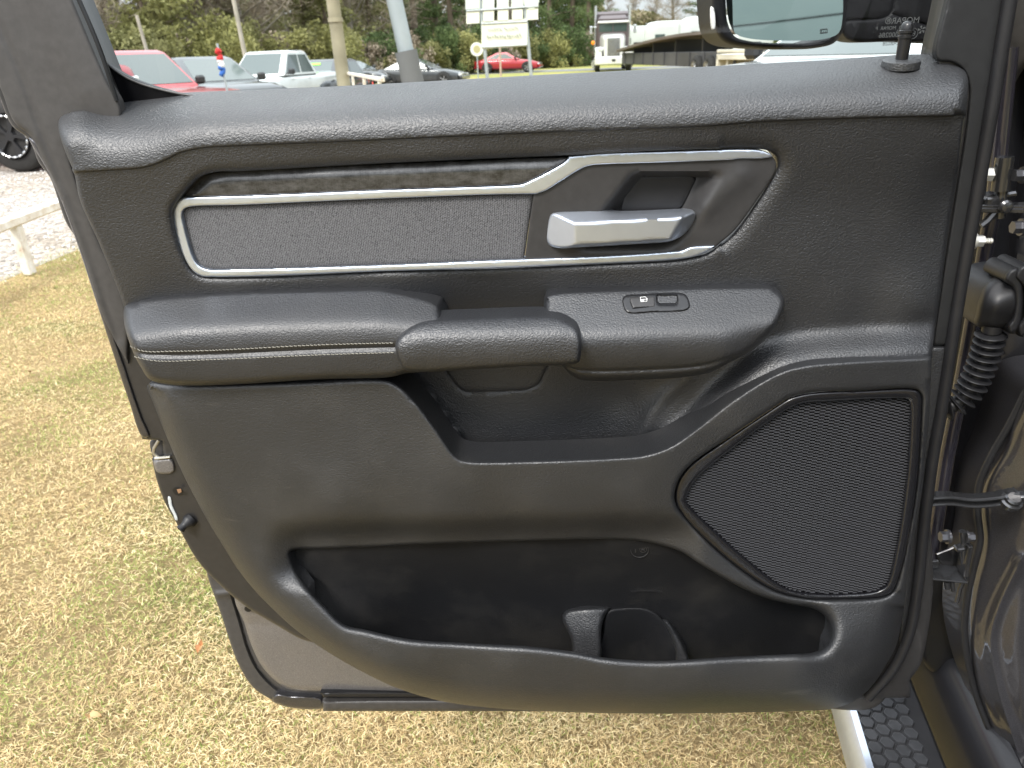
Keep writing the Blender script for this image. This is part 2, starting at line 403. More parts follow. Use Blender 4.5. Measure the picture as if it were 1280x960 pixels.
def strip_px(path, w, r, name, mat, parent, n=8, step=6, taper=False):
    L = dense(path, False, step); W = wfun(w)(L[:, 0], L[:, 1]); V = P(L[:, 0], L[:, 1], W)
    rr = [r]*len(V)
    if taper:
        m = len(V); rr = [r*min(1, .2+6*min(i, m-1-i)/m) for i in range(m)]
    return MB().tube(V, rr, n, True, tuple(DN)).build(name, mat, parent)

# ================================================================== TRUCK
truck = empty('pickup_truck', (.9, 1.3, 0), 'dark grey pickup truck at the right with its rear door standing open', 'truck')

# ---------------------------------------------------------------- door shell
LEFT_EDGE = [(-420, -700), (-50, 0), (-2, 118), (15, 157), (36, 174), (49, 204), (62, 221), (82, 277), (96, 300), (112, 349), (129, 401), (148, 457), (165, 510), (178, 549, 'c'),
             (203, 551, 'c'), (205, 572, 'c'), (190, 573, 'c'), (195, 597), (206, 628), (220, 653), (231, 674), (243, 695), (257, 713), (287, 742), (310, 760), (345, 781), (377, 799), (412, 808), (450, 822), (520, 845), (600, 862)]
shell_out = LEFT_EDGE+[(700, 872), (1000, 876), (1090, 873), (1138, 872, 'c'), (1137, 850, 'c'), (1150, 832), (1156, 811), (1166, 738), (1163, 640), (1168, 560), (1184, 430), (1203, 330), (1218, 262), (1236, 150), (1262, 0), (1390, -740), (1300, -820), (-330, -820)]
win = [(148, 138, 'c'), (92, 0), (-150, -560), (-100, -640), (1240, -650), (1300, -600), (1189, -10), (1171, 74), (1168, 110, 'c')]
door = patch('rear_door', shell_out, [(0, 0, -.012), (100, 300, -.008), (180, 540, -.012), (240, 690, -.022), (340, 780, -.03), (600, 860, -.02), (1150, 800, -.02), (1170, 450, -.012), (1200, 100, -.012), (1240, -700, -.02), (-200, -700, -.02)], MT['shell'], truck,
             R=lambda x, y: np.where(y < 560, 4, 5), D=.003, holes=[(win, 7, .006), ([(250, 230), (640, 215), (1090, 210), (1100, 500), (1085, 700), (1085, 840), (900, 856), (700, 850), (600, 840), (480, 800), (400, 740), (330, 640), (262, 480)], 4, .003)], step=14, cstep=7, skirt=.035)
door['label'] = 'open rear door seen from inside, black moulded trim'
WS = TPS([(0, 0, -.012), (100, 300, -.008), (180, 540, -.012), (240, 690, -.022), (340, 780, -.03), (600, 860, -.02), (1150, 800, -.02), (1170, 450, -.012), (1200, 100, -.012), (1240, -700, -.02), (-200, -700, -.02)])
# outer skin that shows past the inner frame, bottom left, and its folded hem
skin_out = [(230, 660), (255, 706), (262, 728), (268, 745), (277, 770), (285, 795), (297, 828), (312, 854), (322, 864), (333, 871), (345, 877), (361, 883), (403, 885), (700, 886), (1000, 884), (1100, 880), (1120, 800), (1100, 700), (600, 650)]
patch('outer_skin', skin_out, [(250, 690, -.075), (320, 860, -.078), (600, 870, -.075), (1100, 860, -.06), (900, 700, -.07), (500, 750, -.07)], MT['frame'], door, R=4, D=.005, step=16, skirt=.012,
      lines=[([(262, 744), (290, 741)], 4, .004), ([(291, 744), (303, 783), (310, 808), (322, 834), (340, 855), (362, 871)], 2.0, -.006)])
patch('skin_panel', [(295, 740), (306, 781), (314, 806), (326, 831), (344, 851), (362, 862), (405, 865), (600, 868), (900, 868), (900, 720), (500, 700)],
      [(300, 745, -.062), (320, 790, -.064), (380, 860, -.066), (420, 800, -.058), (600, 860, -.058), (900, 750, -.055)], MT['skin'], door, R=9, D=.006, step=12, skirt=.012,
      lines=[([(300, 779), (360, 782), (420, 800)], 9, -.002)])
patch('hem_strip', [(345, 868), (362, 870), (402, 874), (404, 884), (402, 886), (372, 886), (352, 882), (340, 876)], -.066, MT['paint'], door, R=3, D=.003, step=5, skirt=.01)
MB_ = MB()
patch('drip_seal', [(403, 876, 'c'), (470, 875), (700, 876), (880, 878, 'c'), (880, 890, 'c'), (560, 889), (404, 889, 'c')], -.052, MT['frame'], door, R=4.5, D=.006, step=5, skirt=.015)
patch('drip_lip', [(400, 866, 'c'), (430, 865), (700, 867), (880, 868, 'c'), (880, 874, 'c'), (700, 873), (405, 872, 'c')], -.055, MT['rubber'], door, R=2.5, D=.004, step=5, skirt=.01)
# left flange details
patch('latch', [(188, 551), (203, 551), (206, 568), (205, 576), (194, 577), (191, 571)], -.026, MT['frame'], door, R=2, D=.002, step=4, skirt=.02)
m = MB(); m.tube(P([199, 193, 192, 197], [550, 560, 566, 571], [-.016]*4), .0022, 8)
m.tube(P([194, 205, 213], [573, 572, 571], [-.012, -.011, -.011]), .0018, 8); m.build('latch_claw', MT['steel'], door)
patch('striker_plate', [(192, 576), (197, 575), (215, 574), (217, 578), (218, 589), (214, 592), (200, 592), (196, 590), (193, 583)], lambda x, y: WS(x, y)+.003, MT['skin'], door, R=3, D=.003, step=3, skirt=.006)
c0 = P(237, 651, -.018)[()]; ax = -0.75*DU*-1*-1+DN*.62; ax = -DU*.55+DN*.75-np.array([0, 0, .35]); ax /= np.linalg.norm(ax)
MB().lathe(c0-ax*.004, ax, [(0, .0085), (.004, .0088), (.006, .0088), (.011, .0055), (.014, .0046), (.018, .0055), (.0195, .0055), (.0196, .004), (.016, .0038)], 20).build('bump_stop', MT['rubber'], door)
MB().lathe(P(222, 614, -.016), DN, [(0, .0001), (.0001, .0055), (.0006, .0058)], 18).build('access_hole', MT['gloss'], door)
patch('access_hole_fleck', [(221, 612), (226, 611), (227, 615), (223, 617)], lambda x, y: WS(x, y)+.0062, plain('rust', (.30, .17, .09), .8), door, R=.6, D=.0002, step=2, skirt=.0005)  # small brown fleck at the hole
patch('paint_chip', [(210, 621), (213, 622), (215, 632), (221, 645), (222, 651), (219, 650), (217, 644), (212, 634)], lambda x, y: WS(x, y)+.0015, plain('bare_primer', (.55, .58, .58), .6), door, R=.6, D=.0003, step=2, skirt=.003)
MB().lathe(P(310, 761, -.058), DN, [(0, .0001), (.0001, .0045), (.0008, .005)], 16).build('drain_plug', MT['gloss'], door)
# window frame cladding, left and right
patch('window_frame_trim', [(-395, -690, 'c'), (-44, 0), (3, 116), (18, 153), (38, 170), (52, 196), (70, 232), (92, 285), (112, 345), (124, 385), (140, 420), (160, 455, 'c'), (158, 380), (120, 290), (92, 212), (84, 175), (100, 160), (150, 150), (150, 130), (136, 104), (88, -8), (-190, -690, 'c')],
      lambda x, y: WS(x, y)+.006, MT['frame'], door, R=6, D=.004, step=8, skirt=.008,
      lines=[([(-120, -200), (-16, 0), (12, 60), (32, 108), (46, 150), (66, 200), (96, 272), (122, 345), (148, 425)], 5, -.0022), ([(-150, -300), (55, 0), (82, 60), (110, 116)], 22, .003)])
patch('frame_edge_trim', [(36, 172), (44, 176), (56, 196), (66, 215), (86, 262), (108, 322), (150, 443), (176, 520), (186, 546), (178, 546), (160, 498), (127, 398), (94, 298), (64, 222)],
      lambda x, y: WS(x, y)+.003, MT['paint'], door, R=3, D=.002, step=6, skirt=.004)
strip_px([(93, -14), (125, 62), (146, 126)], -.002, .0022, 'glass_run_seal', MT['gloss'], door)
patch('quarter_applique', [(112, 34, 'c'), (123, 60), (131, 74), (146, 87), (168, 99), (200, 110), (232, 118), (262, 122, 'c'), (255, 142, 'c'), (150, 142, 'c'), (140, 112)], -.030, MT['black'], door, R=3, D=.002, step=5, skirt=.006)
strip_px([(96, 0), (112, 38), (124, 63), (132, 77), (147, 90), (169, 102), (201, 112), (235, 119), (262, 122)], -.028, .0012, 'quarter_rim', MT['bezel'], door)
patch('hinge_side_trim', [(1186, -10), (1171, 74), (1190, 78), (1203, 86), (1211, 105), (1209, 148), (1196, 235), (1178, 350), (1166, 432, 'c'), (1184, 432, 'c'), (1199, 350), (1214, 262), (1232, 150), (1256, 0), (1385, -700, 'c'), (1310, -700, 'c')],
      lambda x, y: WS(x, y)+.004, MT['frame_dark'] , door, R=4, D=.003, step=8, skirt=.006)
patch('hinge_side_lower_trim', [(1164, 434, 'c'), (1183, 434, 'c'), (1180, 470), (1168, 560), (1155, 640), (1146, 720), (1136, 790), (1124, 820), (1128, 760), (1146, 600), (1156, 520)],
      lambda x, y: WS(x, y)+.006, MT['panel'], door, R=3, D=.003, step=6, skirt=.012)
strip_px([(1345, -500), (1262, 0), (1238, 145), (1219, 255), (1203, 345), (1189, 432), (1177, 510), (1165, 580), (1155, 660), (1147, 735), (1137, 790), (1116, 836), (1085, 872)], -.006, .0062, 'weatherstrip', MT['rubber'], door, 12)

# window glass (thin closed slab) and its etched markings
patch('window_glass', [(-180, -640), (1310, -640), (1180, 100), (1170, 150), (140, 150)], -.040, MT['glass'], door, R=.5, D=.0, step=400, cstep=150, skirt=.004)

def text_mesh(txt, size, depth=.0001):
    cu = bpy.data.curves.new('t', 'FONT'); cu.body = txt; cu.size = size; cu.align_x = 'CENTER'; cu.align_y = 'CENTER'; cu.extrude = depth
    ob = bpy.data.objects.new('t', cu); COL.objects.link(ob)
    dg = bpy.context.evaluated_depsgraph_get(); me = bpy.data.meshes.new_from_object(ob.evaluated_get(dg))
    V = [tuple(v.co) for v in me.vertices]; F = [tuple(p.vertices) for p in me.polygons]
    bpy.data.objects.remove(ob); bpy.data.meshes.remove(me); return np.array(V).reshape(-1, 3), F
def add_text(mb, txt, px, py, w, size, mirror=False, rot=0):
    V, F = text_mesh(txt, size); X0 = P(px, py, w)
    if mirror: V[:, 0] *= -1
    c, s = math.cos(rot), math.sin(rot); x = V[:, 0]*c-V[:, 1]*s; z = V[:, 0]*s+V[:, 1]*c
    mb.add(X0+np.outer(x, DU)+np.outer(z, (0, 0, 1))+np.outer(V[:, 2]*1.0, DN), F)
t = MB()
add_text(t, 'MOPAR\u00ae', 1128, 26, -.0385, .0075, True); add_text(t, 'V  AS3  MOPAR  P', 1117, 35, -.0385, .0042, True)
add_text(t, '36', 1123, 39, -.0385, .0035, True); add_text(t, '-000286', 1112, 44, -.0385, .006, True); add_text(t, '43R-0028', 1118, 54, -.0385, .0055, True)
add_text(t, 'E4', 1141, 42, -.0385, .005, True)
def ring(mb, px, py, w, r, th, n=28):
    c = P(px, py, w); mb.tube([c+r*(math.cos(q)*DU+math.sin(q)*np.array([0, 0, 1])) for q in np.linspace(0, 2*math.pi, n)], th, 5, True, tuple(DN))
ring(t, 1141, 42, -.0385, .0045, .0002)
c = P(1152, 37, -.0385)
for k in range(5):
    q = math.pi/2+k*2*math.pi/5; q2 = q+2*math.pi/5; o_ = c; e1 = c+.0042*(math.cos(q)*DU+math.sin(q)*np.array([0, 0, 1])); e2 = c+.0042*(math.cos(q2)*DU+math.sin(q2)*np.array([0, 0, 1]))
    mid = (e1+e2)/2; t.add([c*.8+e1*.2, e1*.93+c*.07, mid*.93+c*.07, c*.8+mid*.2], [(0, 1, 2, 3)])
t.build('glass_marking', MT['etch'], door)

# ---------------------------------------------------------------- middle trim panel (recessed parts included)
bez_out = [(221, 252), (216, 262), (216, 275), (229, 319), (240, 338), (251, 345), (270, 347), (480, 339), (620, 335), (768, 329), (840, 325), (866, 321), (884, 316), (900, 305), (918, 289), (947, 250), (966, 220), (972, 207), (970, 196), (962, 189), (945, 186), (828, 188), (712, 194, 'c'),
           (480, 204), (300, 214), (270, 215), (250, 221), (238, 232), (226, 246, 'c')]
BP = [(92, 216, .034), (180, 212, .0345), (225, 196, .0345), (400, 182, .034), (640, 172, .034), (880, 162, .034), (1050, 155, .033), (1200, 150, .028), (400, 198, .031), (640, 187, .0315), (880, 180, .031), (1050, 185, .029), (1190, 185, .023),
      (110, 250, .030), (160, 250, .029), (135, 320, .022), (185, 330, .021), (200, 375, .014), (1190, 240, .006), (1150, 240, .016), (1172, 360, .006), (1100, 250, .017), (1020, 250, .018), (1010, 330, .014), (1100, 345, .010), (1050, 380, .010), (1150, 385, .010),
      (970, 345, .012), (900, 345, .012), (700, 350, .010), (500, 355, .014), (300, 357, .016),
      (990, 400, .0065), (1080, 400, .0055), (1158, 400, .005), (1000, 440, .0055), (1080, 440, .0045), (1158, 435, .003), (1080, 465, .0045), (950, 470, .010), (960, 440, .010),
      (620, 380, -.004), (620, 430, -.016), (560, 420, -.010), (680, 420, -.010), (620, 470, -.020), (540, 480, -.018), (700, 500, -.022), (650, 560, -.020), (600, 570, -.020), (760, 560, -.020), (780, 500, -.020), (700, 580, -.018),
      (840, 480, .000), (812, 520, -.002), (795, 562, -.008), (870, 490, .009), (850, 530, .007), (910, 480, .010), (880, 520, .008), (830, 560, .006), (900, 440, .010), (800, 440, .0), (420, 420, .0), (300, 420, .005), (450, 470, .0)]
def b_relief(x, y):
    # wall of the pull cup on the left: a step running down to the right
    L = np.array([(512, 455.), (524, 480.), (560, 529.), (596, 576.), (610, 600.)])
    d, nr = pdist(np.c_[x, y], L, False); side = np.where(x < nr[:, 0], d, -d); L2 = np.array([(862, 470.), (832, 494.), (813, 520.), (801, 545.), (794, 566.)]); d2, _ = pdist(np.c_[x, y], L2, False)
    d4, _ = pdist(np.c_[x, y], dense([(840, 560), (875, 532), (912, 503), (950, 478), (980, 463), (1010, 456), (1062, 451), (1200, 445)], False, 4), False)
    return np.interp(x, [900, 990], [.0265, .0325])*(1-sstep(d4/np.interp(x, [850, 940], [30, 46])))*sstep((x-800)/90)*sstep((y-380)/20) + .016*sstep((side+3)/9)*(y > 440) - .030*sstep((side-9)/14)*(y > 440) + .0035*np.exp(-(d2/8)**2)
panel_out = [(90, 211), (93, 218), (100, 250), (122, 300), (139, 341), (154, 381), (167, 440), (176, 465), (188, 490), (260, 560), (560, 600), (820, 600), (880, 552), (930, 512), (965, 485), (1000, 468), (1062, 458), (1164, 452, 'c'), (1164.5, 445), (1177, 356), (1187, 279), (1195, 232), (1204, 152), (1207, 142, 'c'), (1050, 145), (800, 157), (640, 164), (480, 171.5), (319, 178), (258, 182), (240, 184), (224, 188), (200, 199), (180, 206), (131, 210)]
WBf = TPS(BP)
WB = lambda x, y: WBf(x, y)
patch('door_trim_panel', panel_out, BP, MT['panel'], door, R=lambda x, y: np.where(y < 216, 3, 6), D=lambda x, y: np.where(y < 216, .0028, .006), step=5,
      holes=[(bez_out, lambda x, y: np.where(x > 900, 24, np.where(y > 300, 10, 12)), lambda x, y: np.where(x > 900, .010, .006))], skirt=.02, relief=b_relief,
      lines=[([(557, 462), (562, 471), (572, 484), (580, 489), (595, 490), (640, 488.5), (662, 486), (674, 479), (682, 464), (686, 455)], 1.3, -.0016)])

# belt rail
rail_out = [(73, 152), (79, 143), (100, 139), (128, 135), (144, 125), (160, 121), (240, 116), (400, 109.5), (550, 101.5), (700, 93), (880, 84), (1032, 76), (1171, 68.5), (1190, 74), (1203, 84), (1210, 98), (1210, 115), (1207, 145, 'c'),
            (1050, 149), (950, 153), (880, 158.5), (800, 161.5), (640, 168), (480, 175.5), (319, 182), (255, 185.5), (240, 188), (225, 192), (202, 203), (180, 210), (131, 214), (93, 216, 'c'), (81, 188), (74, 166)]
def ytop(x): return np.interp(x, [73, 144, 240, 400, 550, 700, 880, 1032, 1171, 1210], [150, 127, 116, 109.5, 101.5, 93, 84, 76, 68.5, 70])
def ybot(x): return np.interp(x, [73, 131, 180, 202, 225, 255, 319, 480, 640, 800, 950, 1207], [217, 214, 210, 203, 192, 185.5, 182, 175.5, 168, 161.5, 153, 145])
def wrail(x, y):
    s = (y-ytop(x))/(ybot(x)-ytop(x))
    w = np.interp(s, [-.1, 0, .10, .2, .3, .42, .55, .7, .85, 1.0, 1.1], [-.050, -.034, -.018, -.004, .0085, .0200, .0285, .0345, .0372, .0380, .0376])
    k = sstep((150-x)/60); w = w*(1-k)+k*np.interp(s, [-.2, 0, .12, .28, .5, 1, 1.2], [-.006, .006, .018, .029, .0360, .0380, .0376])
    return w
def wrail_s(x, y):   # softened
    return sum(wrail(x, y+o) for o in (-4, -2, 0, 2, 4))/5
patch('belt_rail', rail_out, wrail_s, MT['rail'], door, R=lambda x, y: np.where(x > 1192, 12, np.where(x < 90, 9, np.where(y > ybot(x)-4, 3, 1.5))),
      D=lambda x, y: np.where(x > 1192, .014, np.where(x < 90, .010, np.where(y > ybot(x)-4, .0045, .001))), step=4.5, skirt=.02)

# lock knob
c = P(1126, 79.5, -.010); upv = np.array([-.03, -.16, 1.0]); upv /= np.linalg.norm(upv); c = c+np.array([0, 0, .0005])
MB().lathe(c, upv, [(-.004, .0165), (0, .0165), (.0022, .0160), (.0032, .014), (.0034, .006)], 28).build('lock_collar', MT['rail'], door)
MB().lathe(c, np.array([0, -.03, 1.]), [(0, .0052), (.020, .0056), (.0205, .0064), (.0225, .0064), (.023, .0055), (.0243, .0055), (.0248, .0063), (.0268, .0063), (.0273, .0055), (.031, .0053), (.0335, .0040), (.0345, .002)], 20).build('lock_knob', MT['gloss'], door)

# ---------------------------------------------------------------- decor strip, chrome, fabric, bezel
WP = TPS([(220, 260, .013), (480, 240, .016), (700, 200, .018), (960, 200, .016), (250, 340, .012), (600, 330, .012), (880, 310, .012)])
decor = [(228, 246, 'c'), (238, 232), (250, 222), (262, 217), (280, 214), (480, 205), (711, 196, 'c'), (706, 202, 'c'), (692, 210), (667, 224), (655, 229), (640, 231), (480, 237.5), (337, 243.5)]
def dw(x, y):
    yt = np.interp(x, [228, 262, 280, 480, 711], [246, 217, 214, 205, 196]); s = np.clip((y-yt)/32, 0, 1)
    return WP(x, y)+.0045+np.where(s < .36, -.0042*(1-s/.36), 0)
patch('decor_strip', decor, dw, MT['decor'], door, R=1.5, D=.001, step=3.5, skirt=.014, sharp=60)
chrome = [(221, 253), (229, 247, 'c'), (337, 244), (480, 238), (620, 233), (640, 232), (653, 230.5), (667, 224.5), (690, 212.5), (706, 202.5), (712, 195.5, 'c'), (760, 191.5), (828, 189.5), (900, 187.5), (932, 187), (950, 188), (963, 192, 'c'), (966, 196, 'c'),
          (952, 198), (923, 198.5), (914, 200, 'c'), (828, 203), (750, 205.5), (739, 206.5), (728, 210), (700, 227), (682, 238), (670, 242.5, 'c'), (620, 243), (480, 248), (300, 256), (240, 258), (230, 261), (227, 267), (229, 280), (240, 319), (247, 331), (259, 337), (290, 337.5),
          (480, 332), (620, 326), (768, 320), (840, 315), (852, 314), (863, 309.5), (880, 308), (893, 307.5, 'c'), (886, 313), (878, 317), (866, 321), (840, 324.5), (768, 328.5), (620, 335), (480, 339), (270, 346), (251, 344.5), (240, 337), (229, 319), (217, 282), (216, 264)]
patch('chrome_trim', chrome, lambda x, y: WP(x, y)+.0060, MT['chrome'], door, R=2.2, D=.0010, step=3, cstep=3, skirt=.016)
fab = [(227, 262), (236, 257), (300, 254), (480, 246), (664, 241, 'c'), (668, 242, 'c'), (663, 270), (655, 327, 'c'), (480, 334), (270, 339), (252, 336), (243, 326), (230, 285)]
patch('fabric_insert', fab, lambda x, y: WP(x, y)+.001, MT['fabric'], door, R=9, D=.004, step=8, skirt=.004)
bezel = [(667, 242, 'c'), (684, 236), (700, 226), (728, 209), (745, 203), (828, 200), (914, 197), (945, 194), (964, 194, 'c'), (970, 203), (969, 214), (947, 249), (918, 288), (900, 304), (893, 310, 'c'), (860, 314), (768, 324), (655, 330, 'c'), (663, 270)]
def bzw(x, y):
    lf = sstep(((x-751)*.79+(y-262)*.61)/19); tp = sstep((y-214.5)/7); rt = sstep((908-x-(y-219)*.55)/42); bt = sstep((318-y)/34)
    q = np.c_[x, y]; d3, _ = pdist(q, np.array([(884., 258.), (926., 222.)]), False)
    return WP(x, y)+.003-.021*lf*tp*rt*bt+.003*np.exp(-(d3/15)**2)
patch('handle_bezel', bezel, bzw, MT['bezel'], door, R=2.5, D=.0012, step=4, skirt=.008)
patch('handle_cup_pad', [(797, 222), (834, 220), (866, 219.5), (870, 223), (866, 232), (847, 264), (820, 270), (777, 268), (779, 250), (783, 234), (788, 226)], .0006, MT['rubber'], door, R=2, D=.001, step=5, skirt=.004)
lever_out = [(687, 269), (694, 265.5), (720, 263), (748, 261.5), (757, 263), (770, 266), (790, 266.5), (830, 265), (862, 264), (869, 266), (869, 271), (865, 281), (855, 293), (845, 299), (836, 302), (790, 305.5), (748, 308), (720, 309.5), (697, 310), (687, 307), (682, 299), (682, 288), (684, 277)]
def lvw(x, y):
    a = (718.5-.0*y-x)/36.0*.020                                     # left bevel
    b_ = ((279.5-(x-722)*.058)-y)/np.interp(x, [700, 760, 850], [17, 13, 8])*.018
    c_ = (y-(305.5-(x-722)*.066))/7*.012
    d_ = ((x-853)+(y-272)*.60)/17*.020
    dr = np.maximum.reduce([a, b_, c_, d_, 0*a]); k = 900.0
    return .036-np.clip(dr, 0, .030)
patch('release_handle', lever_out, lvw, MT['lever'], door, R=3, D=.003, step=2.6, cstep=2.6, skirt=.012, sharp=70)

# ---------------------------------------------------------------- armrests and pull
def rows(spec):
    return [(x, y, w) for x, lst in spec for y, w in lst]
arm_l = [(156, 383), (161, 379.5), (190, 374), (225, 370.5), (300, 366), (400, 363), (475, 362), (490, 364.5), (515, 370), (539, 377), (548, 384), (552, 396), (550, 420), (530, 462), (505, 467), (490, 471), (400, 474), (300, 480), (244, 482), (210, 480.5), (187, 474), (176, 459), (163, 432), (155, 402)]
def along(xs, tops, offs, ws, soft=2.5):
    """moulded bar: one height profile measured down from its upper edge"""
    def f(x, y):
        x = np.ravel(np.asarray(x, float)); y = np.ravel(np.asarray(y, float)); t = y-np.interp(x, xs, tops)
        return sum(np.interp(t+k*soft, offs, ws) for k in (-2, -1, 0, 1, 2))/5
    return f
AL = along([155, 165, 225, 320, 420, 475, 515, 548], [383, 379, 371, 366, 363, 362, 365, 368], [-20, 0, 14, 28, 36, 42, 50, 62, 78, 98, 125], [.005, .026, .040, .0545, .0622, .0670, .0702, .0722, .0730, .0720, .068])
al = AL
seam = [(157, 434), (172, 441), (195, 443.5), (262, 443), (400, 437), (480, 434.5), (500, 434)]
patch('armrest_pad', arm_l, al, MT['soft'], door, R=lambda x, y: np.where(x < 175, 9, np.where(y < 385, 4, 8)), D=lambda x, y: np.where(x < 175, .016, np.where(y < 385, .006, .014)), step=4.5, skirt=.05,
      lines=[(seam, 3.2, -.0028)])
def stitches(path, name):
    # one thread
    L = dense(path, False, 1.0); m = MB(); i = 0
    while i+5 < len(L):
        a, b = L[i], L[i+4]; w0 = AL([a[0]], [a[1]])[0]; w1 = AL([b[0]], [b[1]])[0]
        e = 12*max(0, (176-a[0])/16)**2*.0012
        A = P(a[0], a[1]-.4, w0+.0004-e); B = P(b[0], b[1]+.4, w1+.0004-e); m.tube([A-DN*.0008, A*.85+B*.15+DN*.0003, A*.15+B*.85+DN*.0003, B-DN*.0008], .00033, 5, True, tuple(DN))
        i += 5
    return m.build(name, MT['thread'], door)
stitches([(163, 433), (180, 439), (215, 439), (262, 438), (400, 431), (494, 428.5)], 'stitching')
stitches([(168, 446), (195, 451), (262, 449.5), (400, 443.5), (494, 440.5)], 'stitching')
arm_r = [(680, 377), (683, 371), (689, 368), (719, 365), (800, 362), (880, 360), (955, 359.5), (968, 361), (977, 367), (981, 377), (977, 392), (966, 413), (943, 436), (912, 453), (886, 466), (837, 473), (800, 474.5), (737, 476), (724, 474), (711, 466), (700, 452), (690, 430), (681, 400)]
AR = along([680, 720, 800, 880, 980], [368, 365, 362, 360, 359], [-20, 0, 16, 32, 44, 51, 59, 70, 84, 96, 112, 130], [.012, .026, .0375, .0492, .0578, .0628, .0665, .0682, .0672, .0625, .054, .044])
ar = lambda x, y: AR(x, y)-.016*sstep((np.ravel(x)-900)/85)*sstep((np.ravel(y)-395)/40)
patch('armrest_pod', arm_r, ar, MT['soft'], door, R=lambda x, y: np.where(x > 966, 7, np.where(y < 372, 3, 9)), D=lambda x, y: np.where(x > 966, .010, np.where(y < 372, .003, .014)), step=4.5, skirt=.05,
      lines=[([(706, 457), (716, 461), (740, 463.5), (800, 462.5), (880, 456.5), (915, 446)], 2.2, -.0025)])
pull = [(501, 418), (512, 409), (529, 402), (545, 400), (587, 398), (696, 396.5), (711, 402), (722, 411), (727, 426), (726, 444), (724, 452), (717, 455), (662, 457.5), (590, 461.5), (516, 464.5), (505, 461), (497, 447), (494, 430)]
pl_ = along([490, 529, 700, 730], [408, 401, 397, 400], [-10, 0, 8, 16, 24, 34, 48, 66], [.060, .068, .0775, .0835, .0868, .0882, .0880, .0830])
patch('pull_handle', pull, pl_, MT['panel'], door, R=6, D=.009, step=4, skirt=.03)
swp = [(778, 374), (782, 369.5), (800, 368), (852, 366.5), (858, 369.5), (862, 379), (862, 384), (857, 387.5), (820, 389.5), (785, 390.5), (781, 387)]
patch('switch_panel', swp, lambda x, y: AR(x, y)+.0022, MT['gloss'], door, R=2.2, D=.0016, step=2.5, cstep=2, skirt=.006,
      relief=lambda x, y: -.006*sstep((np.minimum(x-820, 848-x))/5)*sstep((y-369)/2)*sstep((382-y)/8))
patch('window_switch', [(788, 373), (803, 371.5), (818, 370.5, 'c'), (819, 383, 'c'), (791, 384.5, 'c')], lambda x, y: AR(x, y)+.0046-.0018*((x-788)/30), MT['bezel'], door, R=1.3, D=.0008, step=2, cstep=1.5, skirt=.004)
def icon():
    m = MB(); W0 = lambda x, y: AR(x, y)[0]+.0046-.0018*((x-788)/30)+.0002
    pts = [(800.5, 371.5), (806.5, 371), (809, 373.5), (808.6, 376.6), (801.2, 377.2), (800.5, 371.5)]
    m.tube([P(x, y, W0(x, y)) for x, y in pts], .00038, 5, True, tuple(DN))
    m.tube([P(x, y, W0(x, y)) for x, y in [(801, 374.4), (808.8, 374)]], .0003, 5, True, tuple(DN))
    m.add([P(x, y, W0(x, y)) for x, y in [(801, 374.5), (805, 374.3), (805, 377), (801.4, 377)]], [(0, 1, 2, 3)])
    m.build('switch_icon', MT['white'], door)
icon()

# ---------------------------------------------------------------- lower panel with map pocket
low_out = [(184, 482), (190, 478), (210, 480), (300, 479), (400, 475.5), (470, 473), (486, 475), (501, 483), (520, 503), (542, 532), (561, 560), (568, 569), (574, 573.5), (587, 576.5), (662, 576), (775, 571.5), (805, 568.5), (838, 557.5), (875, 532), (912, 503), (950, 478), (980, 463), (1010, 456), (1062, 451.5), (1164, 446.5, 'c'),
           (1164, 470), (1160, 540), (1152, 619), (1139, 690), (1134, 724), (1130, 761), (1126, 784), (1119, 810), (1107, 832), (1092, 855), (1077, 870), (1062, 879), (1040, 886), (1006, 888.5), (912, 891), (812, 892), (737, 891), (662, 888), (606, 884), (550, 876), (494, 859), (437, 831), (399, 808), (367, 785), (345, 765), (322, 742), (299, 714), (278, 681), (262, 655), (240, 615), (222, 578), (205, 538), (192, 505)]
openg = [(363, 690), (370, 687), (400, 686), (480, 683), (512, 681), (662, 676), (737, 674), (790, 675), (824, 681), (850, 689), (875, 705), (912, 727), (950, 745), (987, 755), (1017, 761), (1032, 771), (1037.5, 784), (1036, 799), (1029, 810), (1014, 816), (980, 818), (912, 821), (850, 825), (812, 826), (756, 822), (719, 815), (662, 808), (587, 804), (512, 799), (456, 787), (431, 781), (410, 762), (385, 735), (368, 708)]
LP = [(190, 490, .030), (215, 500, .040), (300, 492, .048), (400, 488, .052), (480, 488, .052), (280, 560, .046), (400, 560, .052), (500, 560, .054), (300, 640, .044), (240, 600, .036), (420, 640, .054), (540, 640, .056), (560, 590, .057), (660, 590, .058), (780, 585, .058), (660, 640, .056), (780, 630, .056), (840, 580, .057),
      (920, 520, .056), (980, 478, .053), (1060, 466, .052), (1150, 462, .046), (1150, 560, .040), (1140, 660, .036), (1125, 730, .036), (860, 560, .056),
      (840, 640, .050), (860, 670, .044), (900, 700, .042), (950, 735, .042), (1000, 752, .042), (1080, 755, .042), (1000, 600, .040), (900, 620, .046), (1080, 520, .046), (1080, 680, .036),
      (280, 670, .038), (320, 700, .044), (345, 720, .048), (370, 755, .056), (400, 785, .064), (440, 805, .070), (520, 822, .076), (640, 830, .082), (760, 845, .086), (880, 845, .086), (1000, 838, .080), (1060, 815, .066), (1090, 780, .050), (1105, 830, .050), (560, 860, .070), (740, 878, .080), (900, 880, .080), (1030, 870, .068),
      (480, 668, .046), (640, 662, .046), (400, 672, .044), (780, 660, .046)]
